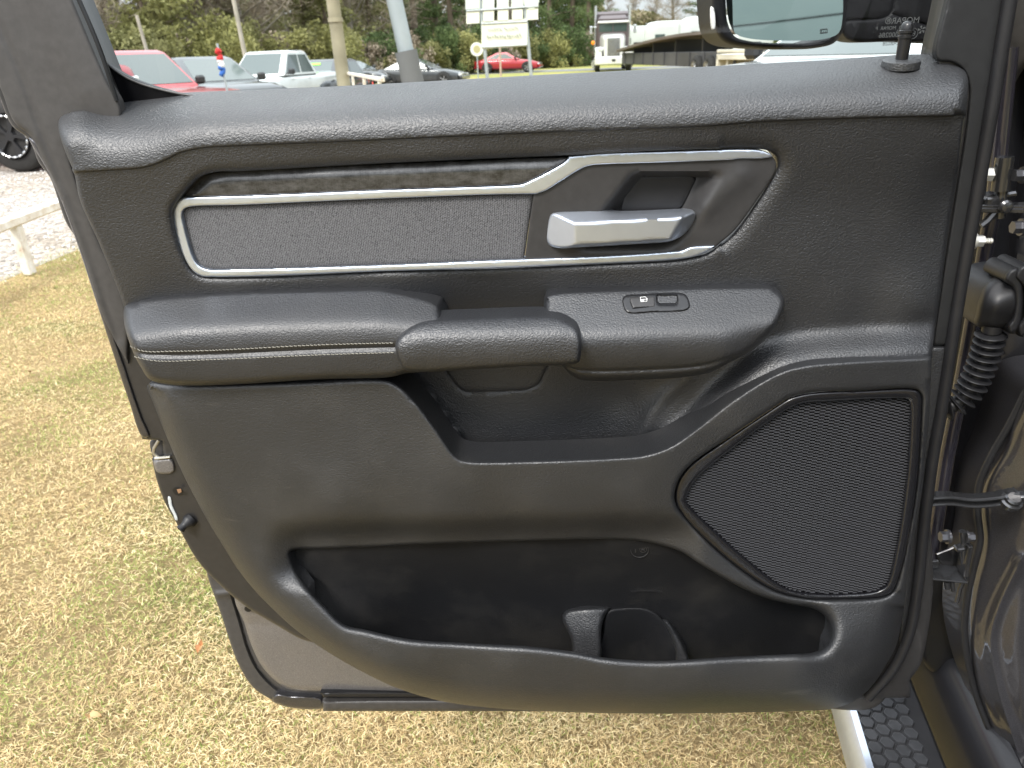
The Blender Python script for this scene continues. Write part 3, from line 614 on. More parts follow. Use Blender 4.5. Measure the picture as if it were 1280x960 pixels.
spk_out = [(843, 622), (845, 608), (851, 595), (864, 580), (912, 546), (969, 508), (985, 498), (1002, 492.5), (1025, 489.5), (1080, 487.5), (1137, 485.5), (1148, 488), (1153, 496), (1153, 506), (1147, 600), (1139, 655), (1130, 700), (1122, 728), (1117, 739), (1109, 745), (1098, 748), (1025, 750), (1002, 747.5), (969, 739), (931, 716), (886, 679), (852, 643), (846, 634)]
spk_in = [(858, 626), (860, 617), (864, 608), (875, 594), (931, 549), (980, 514.5), (1002, 504.5), (1040, 501.5), (1128, 498), (1135, 499.5), (1137, 506), (1136, 562), (1128, 637), (1116, 705), (1111, 724), (1107, 732), (1099, 737), (1085, 740.5), (1017, 742), (987, 737), (969, 727), (931, 697), (894, 664), (867, 638)]
def lowR(x, y): return np.where((y > 740) & (x > 300), 28, np.where((x > 1120) & (y > 475), 8, np.where((x < 600) & (y > 480) & ((y-480) > (x-184)*.8) , 30, np.where((x < 640) & (y < 500), 7, 4.5))))
def lowD(x, y): return np.where((y > 600) & (x < 700), .030+.010*sstep((y-640)/180), np.where((y > 760) & (x > 330), .040, np.where((x > 1120) & (y > 475), .012, np.where((x < 600) & (y > 480) & ((y-480) > (x-184)*.8), .030, np.where((x < 640) & (y < 500), .008, .006)))))
def low_relief(x, y):
    # the face turns in towards the pocket below a soft crease
    yc = np.interp(x, [200, 320, 420, 560, 700, 840, 880], [652, 652, 650, 648, 645, 643, 650])
    f = sstep((x-325)/60)*sstep((880-x)/50)*sstep((745-y)/40)
    return -f*.020*sstep((y-yc+6)/34)
_opd = dense(openg, True, 3)
def low_skirt(x, y):
    d, _ = pdist(np.array([[x, y]]), _opd)
    if d[0] > 3: return DN*.045
    if y > 740 and x < 481: return DN*.007+np.array([0, 0, .02])
    if y > 770 and x < 1030: return DN*.008+np.array([0, 0, .05])
    return DN*.018
patch('lower_trim_panel', low_out, LP, MT['lower'], door, R=lowR, D=lowD, step=6,
      holes=[(openg, lambda x, y: 5+4*sstep((y-700)/50)+8*sstep((x-990)/40), lambda x, y: .006+.004*sstep((y-700)/50)+.008*sstep((x-990)/40)),
             (spk_out, 6, .005)], skirt=.045, relief=low_relief, skirtf=low_skirt)
pk = [(350, 680), (400, 668), (640, 658), (800, 655), (850, 672), (880, 690), (960, 735), (1045, 752), (1060, 800), (1030, 850), (800, 860), (540, 838), (440, 800), (368, 735)]
patch('map_pocket', pk, [(350, 690, .010), (400, 680, .016), (480, 676, .018), (660, 670, .018), (800, 668, .018), (860, 690, .008), (400, 730, .010), (345, 735, .036), (385, 790, .042), (420, 820, .044), (500, 740, .0), (700, 740, -.002), (850, 740, -.004), (500, 790, -.012), (700, 800, -.014), (900, 800, -.014), (1000, 790, -.012), (1040, 790, .01), (960, 750, .0), (700, 850, -.02), (900, 850, -.02)],
      MT['pocket'], door, R=3, D=.002, step=5, skirt=.01, lines=[([(790, 740), (808, 739), (826, 740)], 1.0, .0008)])
# bottle holder ribs inside the pocket
patch('bottle_holder', [(703, 772), (708, 764), (720, 761), (755, 759), (763, 760), (757, 768), (752, 785), (748, 830), (720, 830), (714, 800)], [(705, 770, .004), (760, 762, .004), (735, 764, .008), (735, 790, .018), (735, 828, .026)], MT['panel'], door, R=5, D=.008, step=4, skirt=.03)
patch('bottle_holder', [(826, 774), (834, 775), (845, 790), (856, 812), (862, 832), (846, 832), (843, 812), (836, 792)], [(830, 775, -.002), (850, 800, .008), (855, 830, .014)], MT['panel'], door, R=5, D=.009, step=3, skirt=.03)
patch('bottle_holder', [(760, 764), (775, 760), (805, 760), (822, 768), (838, 790), (846, 832), (752, 832), (754, 790)], [(765, 766, -.002), (820, 770, -.004), (795, 800, -.012), (795, 830, -.012), (756, 820, .006), (842, 820, .004)], MT['pocket'], door, R=4, D=.004, step=4, skirt=.02)
# moulded mark: a ring with two characters
t = MB(); WPK = .0195
cx, cy = 799.5, 687.5
ring(t, cx, cy, .0125, .0105, .00045); add_text(t, '1', 794.5, 687.5, .0128, .012); add_text(t, '\u00ae', 804, 687.5, .0128, .012)
t.build('moulded_mark', MT['panel'], door)

MT['surround'] = plain('speaker_surround_plastic', (.010, .010, .012), .24, 0, .8)
# speaker surround + grille
SW = TPS([(860, 620, .042), (1000, 500, .046), (1140, 495, .040), (1110, 735, .034), (1000, 745, .038), (1000, 620, .040)])
patch('speaker_surround', spk_out, lambda x, y: SW(x, y)+.0022, MT['surround'], door, R=4.2, D=.0065, step=4, cstep=3.5, holes=[(spk_in, 5, .006)], skirt=.012)
patch('speaker_backing', [(850, 626), (855, 604), (870, 588), (975, 508), (1000, 498), (1135, 493), (1143, 500), (1134, 660), (1114, 738), (1095, 746), (1010, 746), (965, 734), (890, 672)], lambda x, y: SW(x, y)-.012, MT['black'], door, R=2, D=.001, step=16, skirt=.004)
def grille():
    poly = np.array(dense(spk_in, True, 4)); cen = poly.mean(0); poly = cen+(poly-cen)*1.035
    du, dv = .0055, .0036; ctr = P(1000, 620, .034)
    X = P(poly[:, 0], poly[:, 1], SW(poly[:, 0], poly[:, 1])-.006)-ctr; PP = np.c_[X@DU, X[:, 2]]
    HT = TPS([(a*1e3, b*1e3, c) for a, b, c in zip(PP[::5, 0], PP[::5, 1], (X@DN)[::5])])
    cells = np.array([(PP[:, 0].min()+c*du, PP[:, 1].min()+(r+(.5 if c % 2 else 0))*dv) for r in range(int(np.ptp(PP[:, 1])/dv)+1) for c in range(int(np.ptp(PP[:, 0])/du)+2)])
    cells = cells[inside(cells, PP)]; H = HT(cells[:, 0]*1e3, cells[:, 1]*1e3); V = []; F = []; hx = du*.5
    for (u, v), h in zip(cells, H):
        k = len(V)
        for a in (-hx*.96, hx*.96):
            for b, d_ in ((.00080, -.0004), (.0001, .0014), (-.0007, .0008), (-.0008, -.0014)): V.append(ctr+DU*(u+a)+np.array([0, 0, v+b])+DN*(h+d_))
        F += [(k+q, k+q+1, k+4+q+1, k+4+q) for q in range(3)]+[(k, k+3, k+2, k+1), (k+4, k+5, k+6, k+7)]
        k = len(V)
        for a in (hx-.00030, hx+.00030):
            for b, d_ in ((.0004, -.0012), (.0001, .0003), (-dv*.5, .0003), (-dv*.55, -.0012)): V.append(ctr+DU*(u+a)+np.array([0, 0, v+b])+DN*(h+d_))
        F += [(k+q, k+q+1, k+4+q+1, k+4+q) for q in range(3)]+[(k, k+3, k+2, k+1), (k+4, k+5, k+6, k+7)]
    mk('speaker_grille', np.array(V), F, MT['grille'], door, False)
MT['grille'] = plain('grille_plastic', (.048, .049, .053), .25, 0, .8)
grille()

# ---------------------------------------------------------------- truck body on the hinge side
T_ = np.array([math.sin(R_(11)), math.cos(R_(11)), 0]); S_ = np.array([math.cos(R_(11)), -math.sin(R_(11)), 0])  # forward, outward to the right
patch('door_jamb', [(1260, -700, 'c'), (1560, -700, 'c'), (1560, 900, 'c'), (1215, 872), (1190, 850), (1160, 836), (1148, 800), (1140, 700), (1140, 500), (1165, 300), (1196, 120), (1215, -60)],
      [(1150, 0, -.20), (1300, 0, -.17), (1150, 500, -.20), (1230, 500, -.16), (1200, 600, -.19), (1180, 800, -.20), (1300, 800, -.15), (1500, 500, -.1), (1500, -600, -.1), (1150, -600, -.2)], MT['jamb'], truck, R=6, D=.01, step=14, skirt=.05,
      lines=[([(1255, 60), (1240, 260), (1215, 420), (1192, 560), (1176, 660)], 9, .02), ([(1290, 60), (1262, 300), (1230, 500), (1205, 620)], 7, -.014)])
MT['jamb_rail'] = plain('jamb_rail_paint', (.035, .032, .042), .22, .3, .5, .6)
MB().tube(P([1262, 1243, 1216, 1198, 1184, 1170, 1164], [60, 250, 400, 500, 570, 660, 700], [-.10]*7), .0085, 14).build('jamb_seal', MT['jamb_rail'], truck)
patch('a_pillar_cover', [(1215, -700, 'c'), (1560, -700, 'c'), (1560, 150, 'c'), (1290, 80), (1262, 120), (1240, 165), (1225, 200), (1228, 60)], [(1230, 100, -.14), (1300, 50, -.10), (1400, 0, -.08), (1250, -600, -.12), (1500, -500, -.06)], MT['frame'], truck, R=10, D=.015, step=14, skirt=.04)
# pillar foot in metallic paint
pil = [(1290, 480), (1276, 507), (1264, 532), (1250, 562), (1234, 588), (1225, 610), (1223, 640), (1226, 672), (1222, 698), (1215, 722), (1209, 757), (1207, 790), (1209, 815), (1220, 862), (1242, 919), (1264, 985), (1285, 1060), (1560, 1060, 'c'), (1560, 480, 'c')]
patch('pillar_panel', pil, [(1260, 560, -.085), (1290, 600, -.05), (1240, 640, -.085), (1275, 700, -.055), (1230, 760, -.075), (1262, 790, -.045), (1225, 840, -.065), (1270, 860, -.030), (1260, 940, -.03), (1300, 980, .0), (1400, 600, .0), (1500, 900, .05), (1450, 1040, .05), (1500, 500, .02), (1330, 500, -.03)],
      MT['paint'], truck, R=14, D=.022, step=8, skirt=.07, lines=[([(1276, 700), (1248, 760), (1238, 800), (1250, 870), (1275, 950), (1300, 1050)], 7, .008), ([(1300, 640), (1290, 720), (1284, 800), (1296, 900)], 9, -.006)])
strip_px([(1283, 488), (1262, 530), (1238, 572), (1224, 606), (1222, 642), (1225, 674), (1218, 705), (1208, 752), (1206, 795), (1218, 862), (1240, 921), (1264, 990)], TPS([(1260, 540, -.095), (1223, 640, -.095), (1208, 760, -.085), (1220, 860, -.075), (1250, 950, -.045), (1264, 990, -.03)]), .0045, 'pillar_seal', MT['rubber'], truck, 10)
# sill / rocker
def ext(name, prof, y0, y1, mat, parent, origin_pt):
    """extrude a cross-section (outward offset, z) along the truck's forward axis from a reference point"""
    V = []; F = []; n = len(prof); ys = np.linspace(y0, y1, 14)
    for yy in ys:
        for a, z in prof: V.append(origin_pt*np.array([1, 1, 0])+T_*yy+S_*a+np.array([0, 0, z]))
    for i in range(len(ys)-1):
        for k in range(n-1): F.append((i*n+k, (i+1)*n+k, (i+1)*n+k+1, i*n+k+1))
    return mk(name, V, F, mat, parent, True, 35)
g0 = ground_at(1155, 835, .40)+S_*.014
sill = [(.004, .30), (-.004, .33), (0, .40), (.010, .435), (.020, .445), (.032, .452), (.036, .448), (.046, .449), (.052, .470), (.064, .474), (.070, .466), (.080, .468), (.090, .50), (.12, .53)]
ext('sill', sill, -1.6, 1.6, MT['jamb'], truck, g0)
# running board
g1 = ground_at(1055, 882, .40); g2 = ground_at(1140, 850, .40); wid = float((g2-g1)@S_)
rb = mk('running_board', *(lambda pts: pts)((lambda: (
    [tuple(g1*np.array([1, 1, 0])+T_*yy+S_*a+np.array([0, 0, z])) for yy in np.linspace(-1.3, 1.3, 10) for a, z in [(.008, .33), (.0, .36), (.003, .385), (.010, .397), (.018, .399), (wid-.004, .399), (wid+.002, .393), (wid+.004, .37), (wid, .34)]],
    [(i*9+k, (i+1)*9+k, (i+1)*9+(k+1) % 9, i*9+(k+1) % 9) for i in range(9) for k in range(9)]))()), MT['rubber'], truck)
V = []; F = []
for i, yy in enumerate(np.linspace(-1.32, 1.32, 10)):
    for a, z in [(-.003, .345), (-.006, .37), (-.002, .392), (.006, .4035), (.015, .4055), (.017, .400)]: V.append(g1*np.array([1, 1, 0])+T_*yy+S_*a+np.array([0, 0, z]))
for i in range(9):
    for k in range(5): F.append((i*6+k, (i+1)*6+k, (i+1)*6+k+1, i*6+k+1))
mk('bright_edge', V, F, MT['chrome'], rb)
MT['tread'] = plain('tread_rubber', (.030, .031, .034), .38, 0, .6, 0, .00004, 500, .2)
tm = MB(); hr = .0118
for i in range(-22, 66):
    for j in range(9):
        a = .027+j*hr*1.66 ; yy = -.5+(i+22)*hr*1.9+(hr*.95 if j % 2 else 0)
        if a+hr*.8 > wid-.004: continue
        c = g1*np.array([1, 1, 0])+S_*a+T_*yy
        V = []
        for rr, z in ((hr*.95, .399), (hr*.87, .4022), (hr*.76, .4024), (hr*.72, .4018)):
            for k in range(6): q = math.pi/3*k; V.append(c+S_*rr*math.cos(q)*1.0+T_*rr*math.sin(q)+np.array([0, 0, z]))
        F = [(r*6+k, r*6+(k+1) % 6, r*6+6+(k+1) % 6, r*6+6+k) for r in range(3) for k in range(6)]+[(18, 19, 20, 21, 22, 23)]
        tm.add(V, F)
tm.build('tread_pad', MT['tread'] if 'tread' in MT else MT['gloss'], rb, True, 20)

ext('front_door', [(.05, .46), (.035, .52), (.03, .70), (.028, .95), (.035, 1.15), (.05, 1.22), (.09, 1.24)], .35, 1.5, MT['paint'], truck, g0)
ext('cab_roof', [(.26, 1.86), (.28, 1.93), (.36, 1.97), (.6, 2.0), (1.2, 2.0), (1.5, 1.95)], -1.15, 1.2, MT['paint'], truck, g0)  # unseen roof, rear pillar and bed, added to darken the trim's reflections
ext('rear_cab_pillar', [(.05, .50), (.03, .75), (.03, 1.1), (.06, 1.30), (.26, 1.88), (.34, 1.88), (.2, .5)], -1.35, -.98, MT['paint'], truck, g0)
MT['cabin_dark'] = plain('cabin_trim', (.025, .025, .027), .8, 0, .3)
ext('cab_interior', [(.14, .52), (.5, .54), (.9, .60), (1.25, .62), (1.5, .70), (1.52, 1.25), (1.5, 1.95)], -1.0, .9, MT['cabin_dark'], truck, g0)  # unseen cabin and seat, added so the door's right side reflects darker
ext('rear_seat', [(.34, .62), (.34, .92), (.40, 1.00), (1.3, 1.0), (1.36, .92), (1.36, .62)], -.95, -.35, MT['cabin_dark'], truck, g0)
ext('rear_seat', [(.36, .98), (.36, 1.60), (.44, 1.70), (1.3, 1.70), (1.36, 1.6), (1.36, .98)], -1.0, -.82, MT['cabin_dark'], truck, g0)
ext('cargo_bed', [(.05, .50), (.02, .75), (.02, 1.1), (.05, 1.38), (.09, 1.40), (.14, 1.40), (.14, .6)], -3.3, -1.38, MT['paint'], truck, g0)
# hinges, check strap, wiring boot
zz = np.array([0, 0, 1.0])
MT['hinge'] = plain('painted_hinge', (.075, .075, .078), .24, .75, .5, .4, 0, 60, .3)
def hinge(parts, name='hinge'):
    m = MB()
    for p in parts: p(m)
    return m.build(name, MT['hinge'], truck, True, 30)
def boxpx(m, px, py, w, d, bev=.001, rot=0.0):
    c = P(px, py, w); cs, sn = math.cos(rot), math.sin(rot)
    Rm = np.stack([DU*cs+zz*sn, -DN, zz*cs-DU*sn], 1); m.box(c, d, bev, Rm)
uh = hinge([lambda m: boxpx(m, 1262, 257, -.055, (.085, .022, .004), .001, -.05), lambda m: boxpx(m, 1262, 262, -.05, (.085, .016, .005), .001, -.05),
            lambda m: m.cyl(P(1250, 238, -.05), P(1256, 196, -.05), .0085, 16), lambda m: m.cyl(P(1249, 272, -.05), P(1252, 226, -.05), .006, 16),
            lambda m: boxpx(m, 1235, 250, -.06, (.02, .03, .012), .002, .1), lambda m: boxpx(m, 1240, 246, -.055, (.045, .012, .006), .002, .15),
            lambda m: m.tube(P([1226, 1234, 1246], [282, 276, 262], [-.05]*3), .004, 8), lambda m: m.lathe(P(1256, 258, -.04), DN, [(0, .007), (.003, .007), (.005, .005), (.006, .001)], 12)])
def bolt(px, py, w, r=.007, axis=None, mat='white_z', stud=True):
    a = (DU*1.0+DN*.1) if axis is None else axis; a = a/np.linalg.norm(a); c = P(px, py, w); m = MB()
    m.cyl(c-a*.002, c+a*.001, r*1.35, 18); m.hexnut(c+a*.001, a, r, .0075)
    if stud: m.tube([c+a*.008+a*.0012*i for i in range(9)], [r*.5 if i % 2 else r*.4 for i in range(9)], 10)
    return m.build('hinge_bolt', MT[mat], truck, True, 30)
MT['white_z'] = plain('zinc_bolt', (.72, .71, .66), .4, .6, .5, 0, 0, 300, .08)
MT['dark_metal'] = plain('dark_bolt', (.14, .14, .15), .3, .8)
bolt(1229, 218, -.055); bolt(1218, 301, -.055, .0062)
bolt(1278, 219, -.04, .006, -DU, 'dark_metal', False); bolt(1276, 284, -.04, .0065, -DU, 'dark_metal', False)
lh = hinge([lambda m: boxpx(m, 1177, 716, -.06, (.052, .034, .003), .001, -.12), lambda m: boxpx(m, 1158, 706, -.06, (.030, .004, .012), .001, .15),
            lambda m: boxpx(m, 1206, 697, -.06, (.006, .02, .048), .001, .08), lambda m: m.cyl(P(1203, 664, -.06), P(1207, 724, -.06), .0045, 14),
            lambda m: m.tube(P([1209, 1206, 1200, 1196], [700, 722, 735, 752], [-.07]*4), .003, 8), lambda m: boxpx(m, 1190, 700, -.085, (.03, .004, .04), .001, .5),
            lambda m: m.cyl(P(1183, 727, -.05), P(1184, 735, -.05), .004, 10), lambda m: m.cyl(P(1190, 727, -.05), P(1191, 738, -.05), .003, 10), lambda m: boxpx(m, 1199, 685, -.05, (.010, .012, .006), .0015, .2)])
bolt(1184, 671, -.055, .0068, -DU, 'dark_metal', False); bolt(1208, 671, -.06, .006, DU, 'dark_metal', False); bolt(1146, 702, -.05, .007, None, 'steel', False); bolt(1150, 726, -.06, .0075, DN, 'steel', False)
m = MB(); L = dense([(1150, 629), (1166, 627), (1190, 626), (1215, 629), (1245, 627), (1274, 621)], False, 5)
top = P(L[:, 0], L[:, 1]-5.5, np.full(len(L), -.03)); bot = P(L[:, 0], L[:, 1]+5.5, np.full(len(L), -.03))
V = []; F = []
for i in range(len(L)):
    for q in (top[i], top[i]-DN*.012, bot[i]-DN*.012, bot[i]): V.append(q)
    if i:
        for k in range(4): F.append(((i-1)*4+k, (i-1)*4+(k+1) % 4, i*4+(k+1) % 4, i*4+k))
m.add(V, F); m.tube(P(L[:, 0], L[:, 1]-4, np.full(len(L), -.027)), .0022, 8); m.tube(P(L[:, 0], L[:, 1]+4, np.full(len(L), -.027)), .0022, 8)
m.build('check_strap', MT['hinge'], truck, True, 40)
m = MB(); pc = P(1265, 618, -.028); m.lathe(pc-zz*.012, zz+DN*.5, [(0, .012), (.006, .012), (.007, .009), (.011, .009), (.013, .007), (.0131, .001)], 20); boxpx(m, 1285, 622, -.03, (.05, .014, .012), .002, 0); m.build('check_strap_pivot', MT['hinge'], truck)
# wiring boot
path = dense([(1241, 405), (1237, 425), (1231, 446), (1223, 466), (1213, 486), (1202, 499), (1190, 507), (1176, 510)], False, 1.6)
wv = np.linspace(-.02, -.03, len(path)); pts = P(path[:, 0], path[:, 1], wv); s = np.r_[0, np.cumsum(np.linalg.norm(np.diff(pts, axis=0), axis=1))]
rr = [.0092+.0046*abs(math.cos(math.pi*q/.0088)) if i > 6 else .0105 for i, q in enumerate(s)]
fine = np.linspace(0, s[-1], 260); pf = np.stack([np.interp(fine, s, pts[:, k]) for k in range(3)], 1)
boot = MB().tube(pf, [.0080+.0078*max(0, math.cos(2*math.pi*(q-.004)/.0088))**.6 if q > .009 else .0095 for q in fine], 18, True, tuple(DN)).build('wiring_boot', MT['rubber'], truck, True, 60)
patch('boot_grommet', [(1219, 395), (1222, 380), (1229, 360), (1238, 349), (1252, 344), (1268, 343), (1274, 352), (1274, 395), (1270, 408), (1255, 412), (1236, 411), (1222, 408), (1217, 402)],
      [(1225, 395, -.012), (1240, 355, -.012), (1262, 350, -.01), (1245, 385, .004), (1265, 400, -.004), (1268, 370, .004)], MT['rubber'], truck, R=9, D=.016, step=3, skirt=.05)
for i, (dx, r_) in enumerate(((0, 0), (13, 4))):
    patch('boot_flange', [(1255+dx, 350-r_), (1262+dx, 337-r_), (1272+dx, 334-r_), (1278+dx, 342-r_), (1280+dx, 370), (1277+dx, 404+r_), (1271+dx, 416+r_), (1262+dx, 417+r_), (1259+dx, 408), (1266+dx, 395), (1266+dx, 360)],
          .006+i*.003, MT['rubber'], truck, R=5, D=.010, step=3, skirt=.04)

# side mirror ahead of the glass
MW = -.86
MT['housing'] = plain('mirror_housing', (.009, .009, .011), .5, 0, .2)
mir = patch('side_mirror', [(886, -110), (888, -20), (890, 15), (893, 36), (900, 49), (912, 56), (940, 60), (985, 62), (1020, 60), (1042, 54), (1052, 42), (1057, 20), (1059, -20), (1062, -110), (1040, -140), (905, -140)],
            MW, MT['housing'], truck, R=9, D=.03, step=7, holes=[([(905, -100), (907, 0), (910, 30), (918, 45), (935, 51), (985, 54), (1025, 52), (1040, 44), (1046, 25), (1048, -20), (1050, -105), (1035, -120), (915, -118)], 5, .012)], skirt=.16)
# the glass is tilted up so it shows sky
mc = P(975, -30, MW-.012)
def mirror_glass():
    o_ = [(909, -98), (911, 0), (914, 28), (921, 42), (936, 48), (985, 51), (1022, 49), (1037, 42), (1042, 24), (1044, -20), (1046, -100), (1030, -112), (918, -112)]
    D_ = dense(o_, True, 6); V = P(D_[:, 0], D_[:, 1], MW-.045)
    V = np.array([v + DN*(-(v[2]-mc[2])*.115+((v-mc)@DU)*.34) for v in V]); c = V.mean(0)
    V2 = np.vstack([V, [c]]); n = len(V); return mk('mirror_glass', V2, [(n, (i+1) % n, i) for i in range(n)], MT['mirror'], mir, False)
mirror_glass()
m = MB()
pts = [(1026, 42), (1026, 36.5), (1033, 36), (1033, 42)]
for a, b in (((1025.5, 41), (1025.5, 36.5)), ((1025.5, 36.5), (1034, 36)), ((1034, 36), (1034, 41)), ((1027, 41.5), (1027, 38)), ((1029.7, 41.5), (1029.7, 38)), ((1032.3, 41.5), (1032.3, 38)), ((1025, 41), (1034.5, 40.5))):
    m.tube([P(a[0], a[1], MW+.001), P(b[0], b[1], MW+.001)], .0006, 5)
m.build('heating_symbol', MT['gloss'], mir)
patch('mirror_reflector', [(889.5, 8), (892, 10), (893.5, 36), (891, 37)], MW+.004, MT['white'], mir, R=.8, D=.001, step=3, skirt=.01)
patch('mirror_arm', [(1050, -120), (1230, -160), (1235, 10), (1225, 45), (1200, 53), (1120, 52), (1058, 49), (1050, 30)], -.90, MT['housing'], mir, R=6, D=.012, step=9, skirt=.07,
      lines=[([(1058, 26), (1110, 19), (1118, 0), (1120, -100)], 1.4, -.004), ([(1118, 18), (1180, 38)], 1.4, -.004)])

# ================================================================== SURROUNDINGS
def attr_color_mat(name, ramp, rough=.9, attr='tint', trans=0, spec=.2):
    m, n, l, b = newmat(name); a = n.new('ShaderNodeAttribute'); a.attribute_name = attr
    cr = n.new('ShaderNodeValToRGB'); e = cr.color_ramp.elements
    while len(e) < len(ramp): e.new(.5)
    for i, (p, c) in enumerate(ramp): e[i].position = p; e[i].color = rgba(c)
    l.new(a.outputs['Fac'], cr.inputs[0]); l.new(cr.outputs[0], b.inputs['Base Color']); b.inputs['Roughness'].default_value = rough; b.inputs['Specular IOR Level'].default_value = spec
    if trans:
        o = n['Material Output']; t = n.new('ShaderNodeBsdfTranslucent'); l.new(cr.outputs[0], t.inputs[0]); mx = n.new('ShaderNodeMixShader'); mx.inputs[0].default_value = trans
        l.new(b.outputs[0], mx.inputs[1]); l.new(t.outputs[0], mx.inputs[2]); l.new(mx.outputs[0], o.inputs[0])
    return m
def fast_mesh(name, V, quads, mat, tint=None):
    me = bpy.data.meshes.new(name); nv = len(V); nf = len(quads)
    me.vertices.add(nv); me.vertices.foreach_set('co', np.asarray(V, np.float32).ravel())
    k = quads.shape[1]; me.loops.add(nf*k); me.loops.foreach_set('vertex_index', quads.astype(np.int32).ravel())
    me.polygons.add(nf); me.polygons.foreach_set('loop_start', np.arange(0, nf*k, k, dtype=np.int32)); me.polygons.foreach_set('loop_total', np.full(nf, k, np.int32))
    me.update(calc_edges=True); me.materials.append(mat)
    if tint is not None:
        a = me.attributes.new('tint', 'FLOAT', 'FACE'); a.data.foreach_set('value', np.asarray(tint, np.float32))
    return me
def fast_obj(name, V, quads, mat, tint=None, parent=None, origin=(0, 0, 0)):
    V = np.asarray(V)-np.array(origin); o = bpy.data.objects.new(name, fast_mesh(name, V, quads, mat, tint)); return link(o, parent, origin)

def patch_noise(x, y):
    return .5+.5*(np.sin(x*2.3+1.1*np.sin(y*1.7))*np.sin(y*2.9+1.3*np.sin(x*1.9+2))*.6+.4*np.sin(x*7.1+y*3.3)*np.sin(y*8.3-x*2.7))
# where the lawn meets the gravel lot (line through two points)
GA = ground_at(-40, 368); GB = ground_at(110, 306)
gdir = (GB-GA)[:2]; gdir /= np.linalg.norm(gdir); gnor = np.array([-gdir[1], gdir[0]])
def lawn_side(x, y): return -((x-GA[0])*gnor[0]+(y-GA[1])*gnor[1])     # > 0 on the lawn

def ground_material(name, kind):
    m, n, l, b = newmat(name); tc = n.new('ShaderNodeTexCoord')
    def noise(s, d=6, r=.6):
        q = n.new('ShaderNodeTexNoise'); q.inputs['Scale'].default_value = s; q.inputs['Detail'].default_value = d; q.inputs['Roughness'].default_value = r; l.new(tc.outputs['Object'], q.inputs['Vector']); return q
    def ramp(src, *els):
        cr = n.new('ShaderNodeValToRGB'); e = cr.color_ramp.elements
        while len(e) < len(els): e.new(.5)
        for i, (p, c) in enumerate(els): e[i].position = p; e[i].color = rgba(c)
        l.new(src, cr.inputs[0]); return cr
    if kind == 'lawn':
        a = noise(1.6); c1 = ramp(a.outputs['Fac'], (.35, (.46, .36, .20)), (.5, (.38, .29, .15)), (.66, (.20, .21, .08)))
        f = noise(90, 8, .8); c2 = ramp(f.outputs['Fac'], (.3, (.45, .42, .38)), (.75, (1.5, 1.45, 1.35)))
        mx = n.new('ShaderNodeMixRGB'); mx.blend_type = 'MULTIPLY'; mx.inputs[0].default_value = 1; l.new(c1.outputs[0], mx.inputs[1]); l.new(c2.outputs[0], mx.inputs[2]); l.new(mx.outputs[0], b.inputs['Base Color'])
        bp = n.new('ShaderNodeBump'); bp.inputs['Distance'].default_value = .02; l.new(f.outputs['Fac'], bp.inputs['Height']); l.new(bp.outputs[0], b.inputs['Normal'])
    elif kind == 'gravel':
        a = noise(.5); v = n.new('ShaderNodeTexVoronoi'); v.inputs['Scale'].default_value = 26; l.new(tc.outputs['Object'], v.inputs['Vector'])
        v2 = n.new('ShaderNodeTexVoronoi'); v2.inputs['Scale'].default_value = 60; l.new(tc.outputs['Object'], v2.inputs['Vector'])
        c1 = ramp(v.outputs['Color'], (.1, (.30, .27, .24)), (.5, (.55, .51, .47)), (.9, (.80, .77, .73)))
        c2 = ramp(v2.outputs['Distance'], (.0, (1.05, 1.05, 1.05)), (.6, (.55, .53, .5)))
        c3 = ramp(a.outputs['Fac'], (.4, (1, 1, 1)), (.6, (.80, .76, .68)))
        mx = n.new('ShaderNodeMixRGB'); mx.blend_type = 'MULTIPLY'; mx.inputs[0].default_value = 1; l.new(c1.outputs[0], mx.inputs[1]); l.new(c2.outputs[0], mx.inputs[2])
        m2 = n.new('ShaderNodeMixRGB'); m2.blend_type = 'MULTIPLY'; m2.inputs[0].default_value = 1; l.new(mx.outputs[0], m2.inputs[1]); l.new(c3.outputs[0], m2.inputs[2]); l.new(m2.outputs[0], b.inputs['Base Color'])
        bp = n.new('ShaderNodeBump'); bp.inputs['Distance'].default_value = .015; bp.invert = True; l.new(v.outputs['Distance'], bp.inputs['Height']); l.new(bp.outputs[0], b.inputs['Normal'])
    elif kind == 'asphalt':
        a = noise(3); c1 = ramp(a.outputs['Fac'], (.3, (.16, .16, .16)), (.7, (.24, .235, .23))); l.new(c1.outputs[0], b.inputs['Base Color'])
    elif kind == 'verge':
        a = noise(.4); c1 = ramp(a.outputs['Fac'], (.35, (.40, .34, .13)), (.65, (.24, .27, .08))); l.new(c1.outputs[0], b.inputs['Base Color'])
        f = noise(12, 8, .8); bp = n.new('ShaderNodeBump'); bp.inputs['Distance'].default_value = .05; l.new(f.outputs['Fac'], bp.inputs['Height']); l.new(bp.outputs[0], b.inputs['Normal'])
    b.inputs['Roughness'].default_value = .95; b.inputs['Specular IOR Level'].default_value = .2
    return m
def sheet(name, poly, z, mat):
    o = mk(name, [(x, y, z) for x, y in poly], [tuple(range(len(poly)))], mat, None, False, 0, origin=np.array([0, 0, 0.])); return tag(o, kind='structure')
sheet('ground', [(-1500, -1500), (1500, -1500), (1500, 1500), (-1500, 1500)], -.012, ground_material('verge_grass', 'verge'))
far = 60
q0 = GA[:2]-gdir*14; q1 = GA[:2]+gdir*40
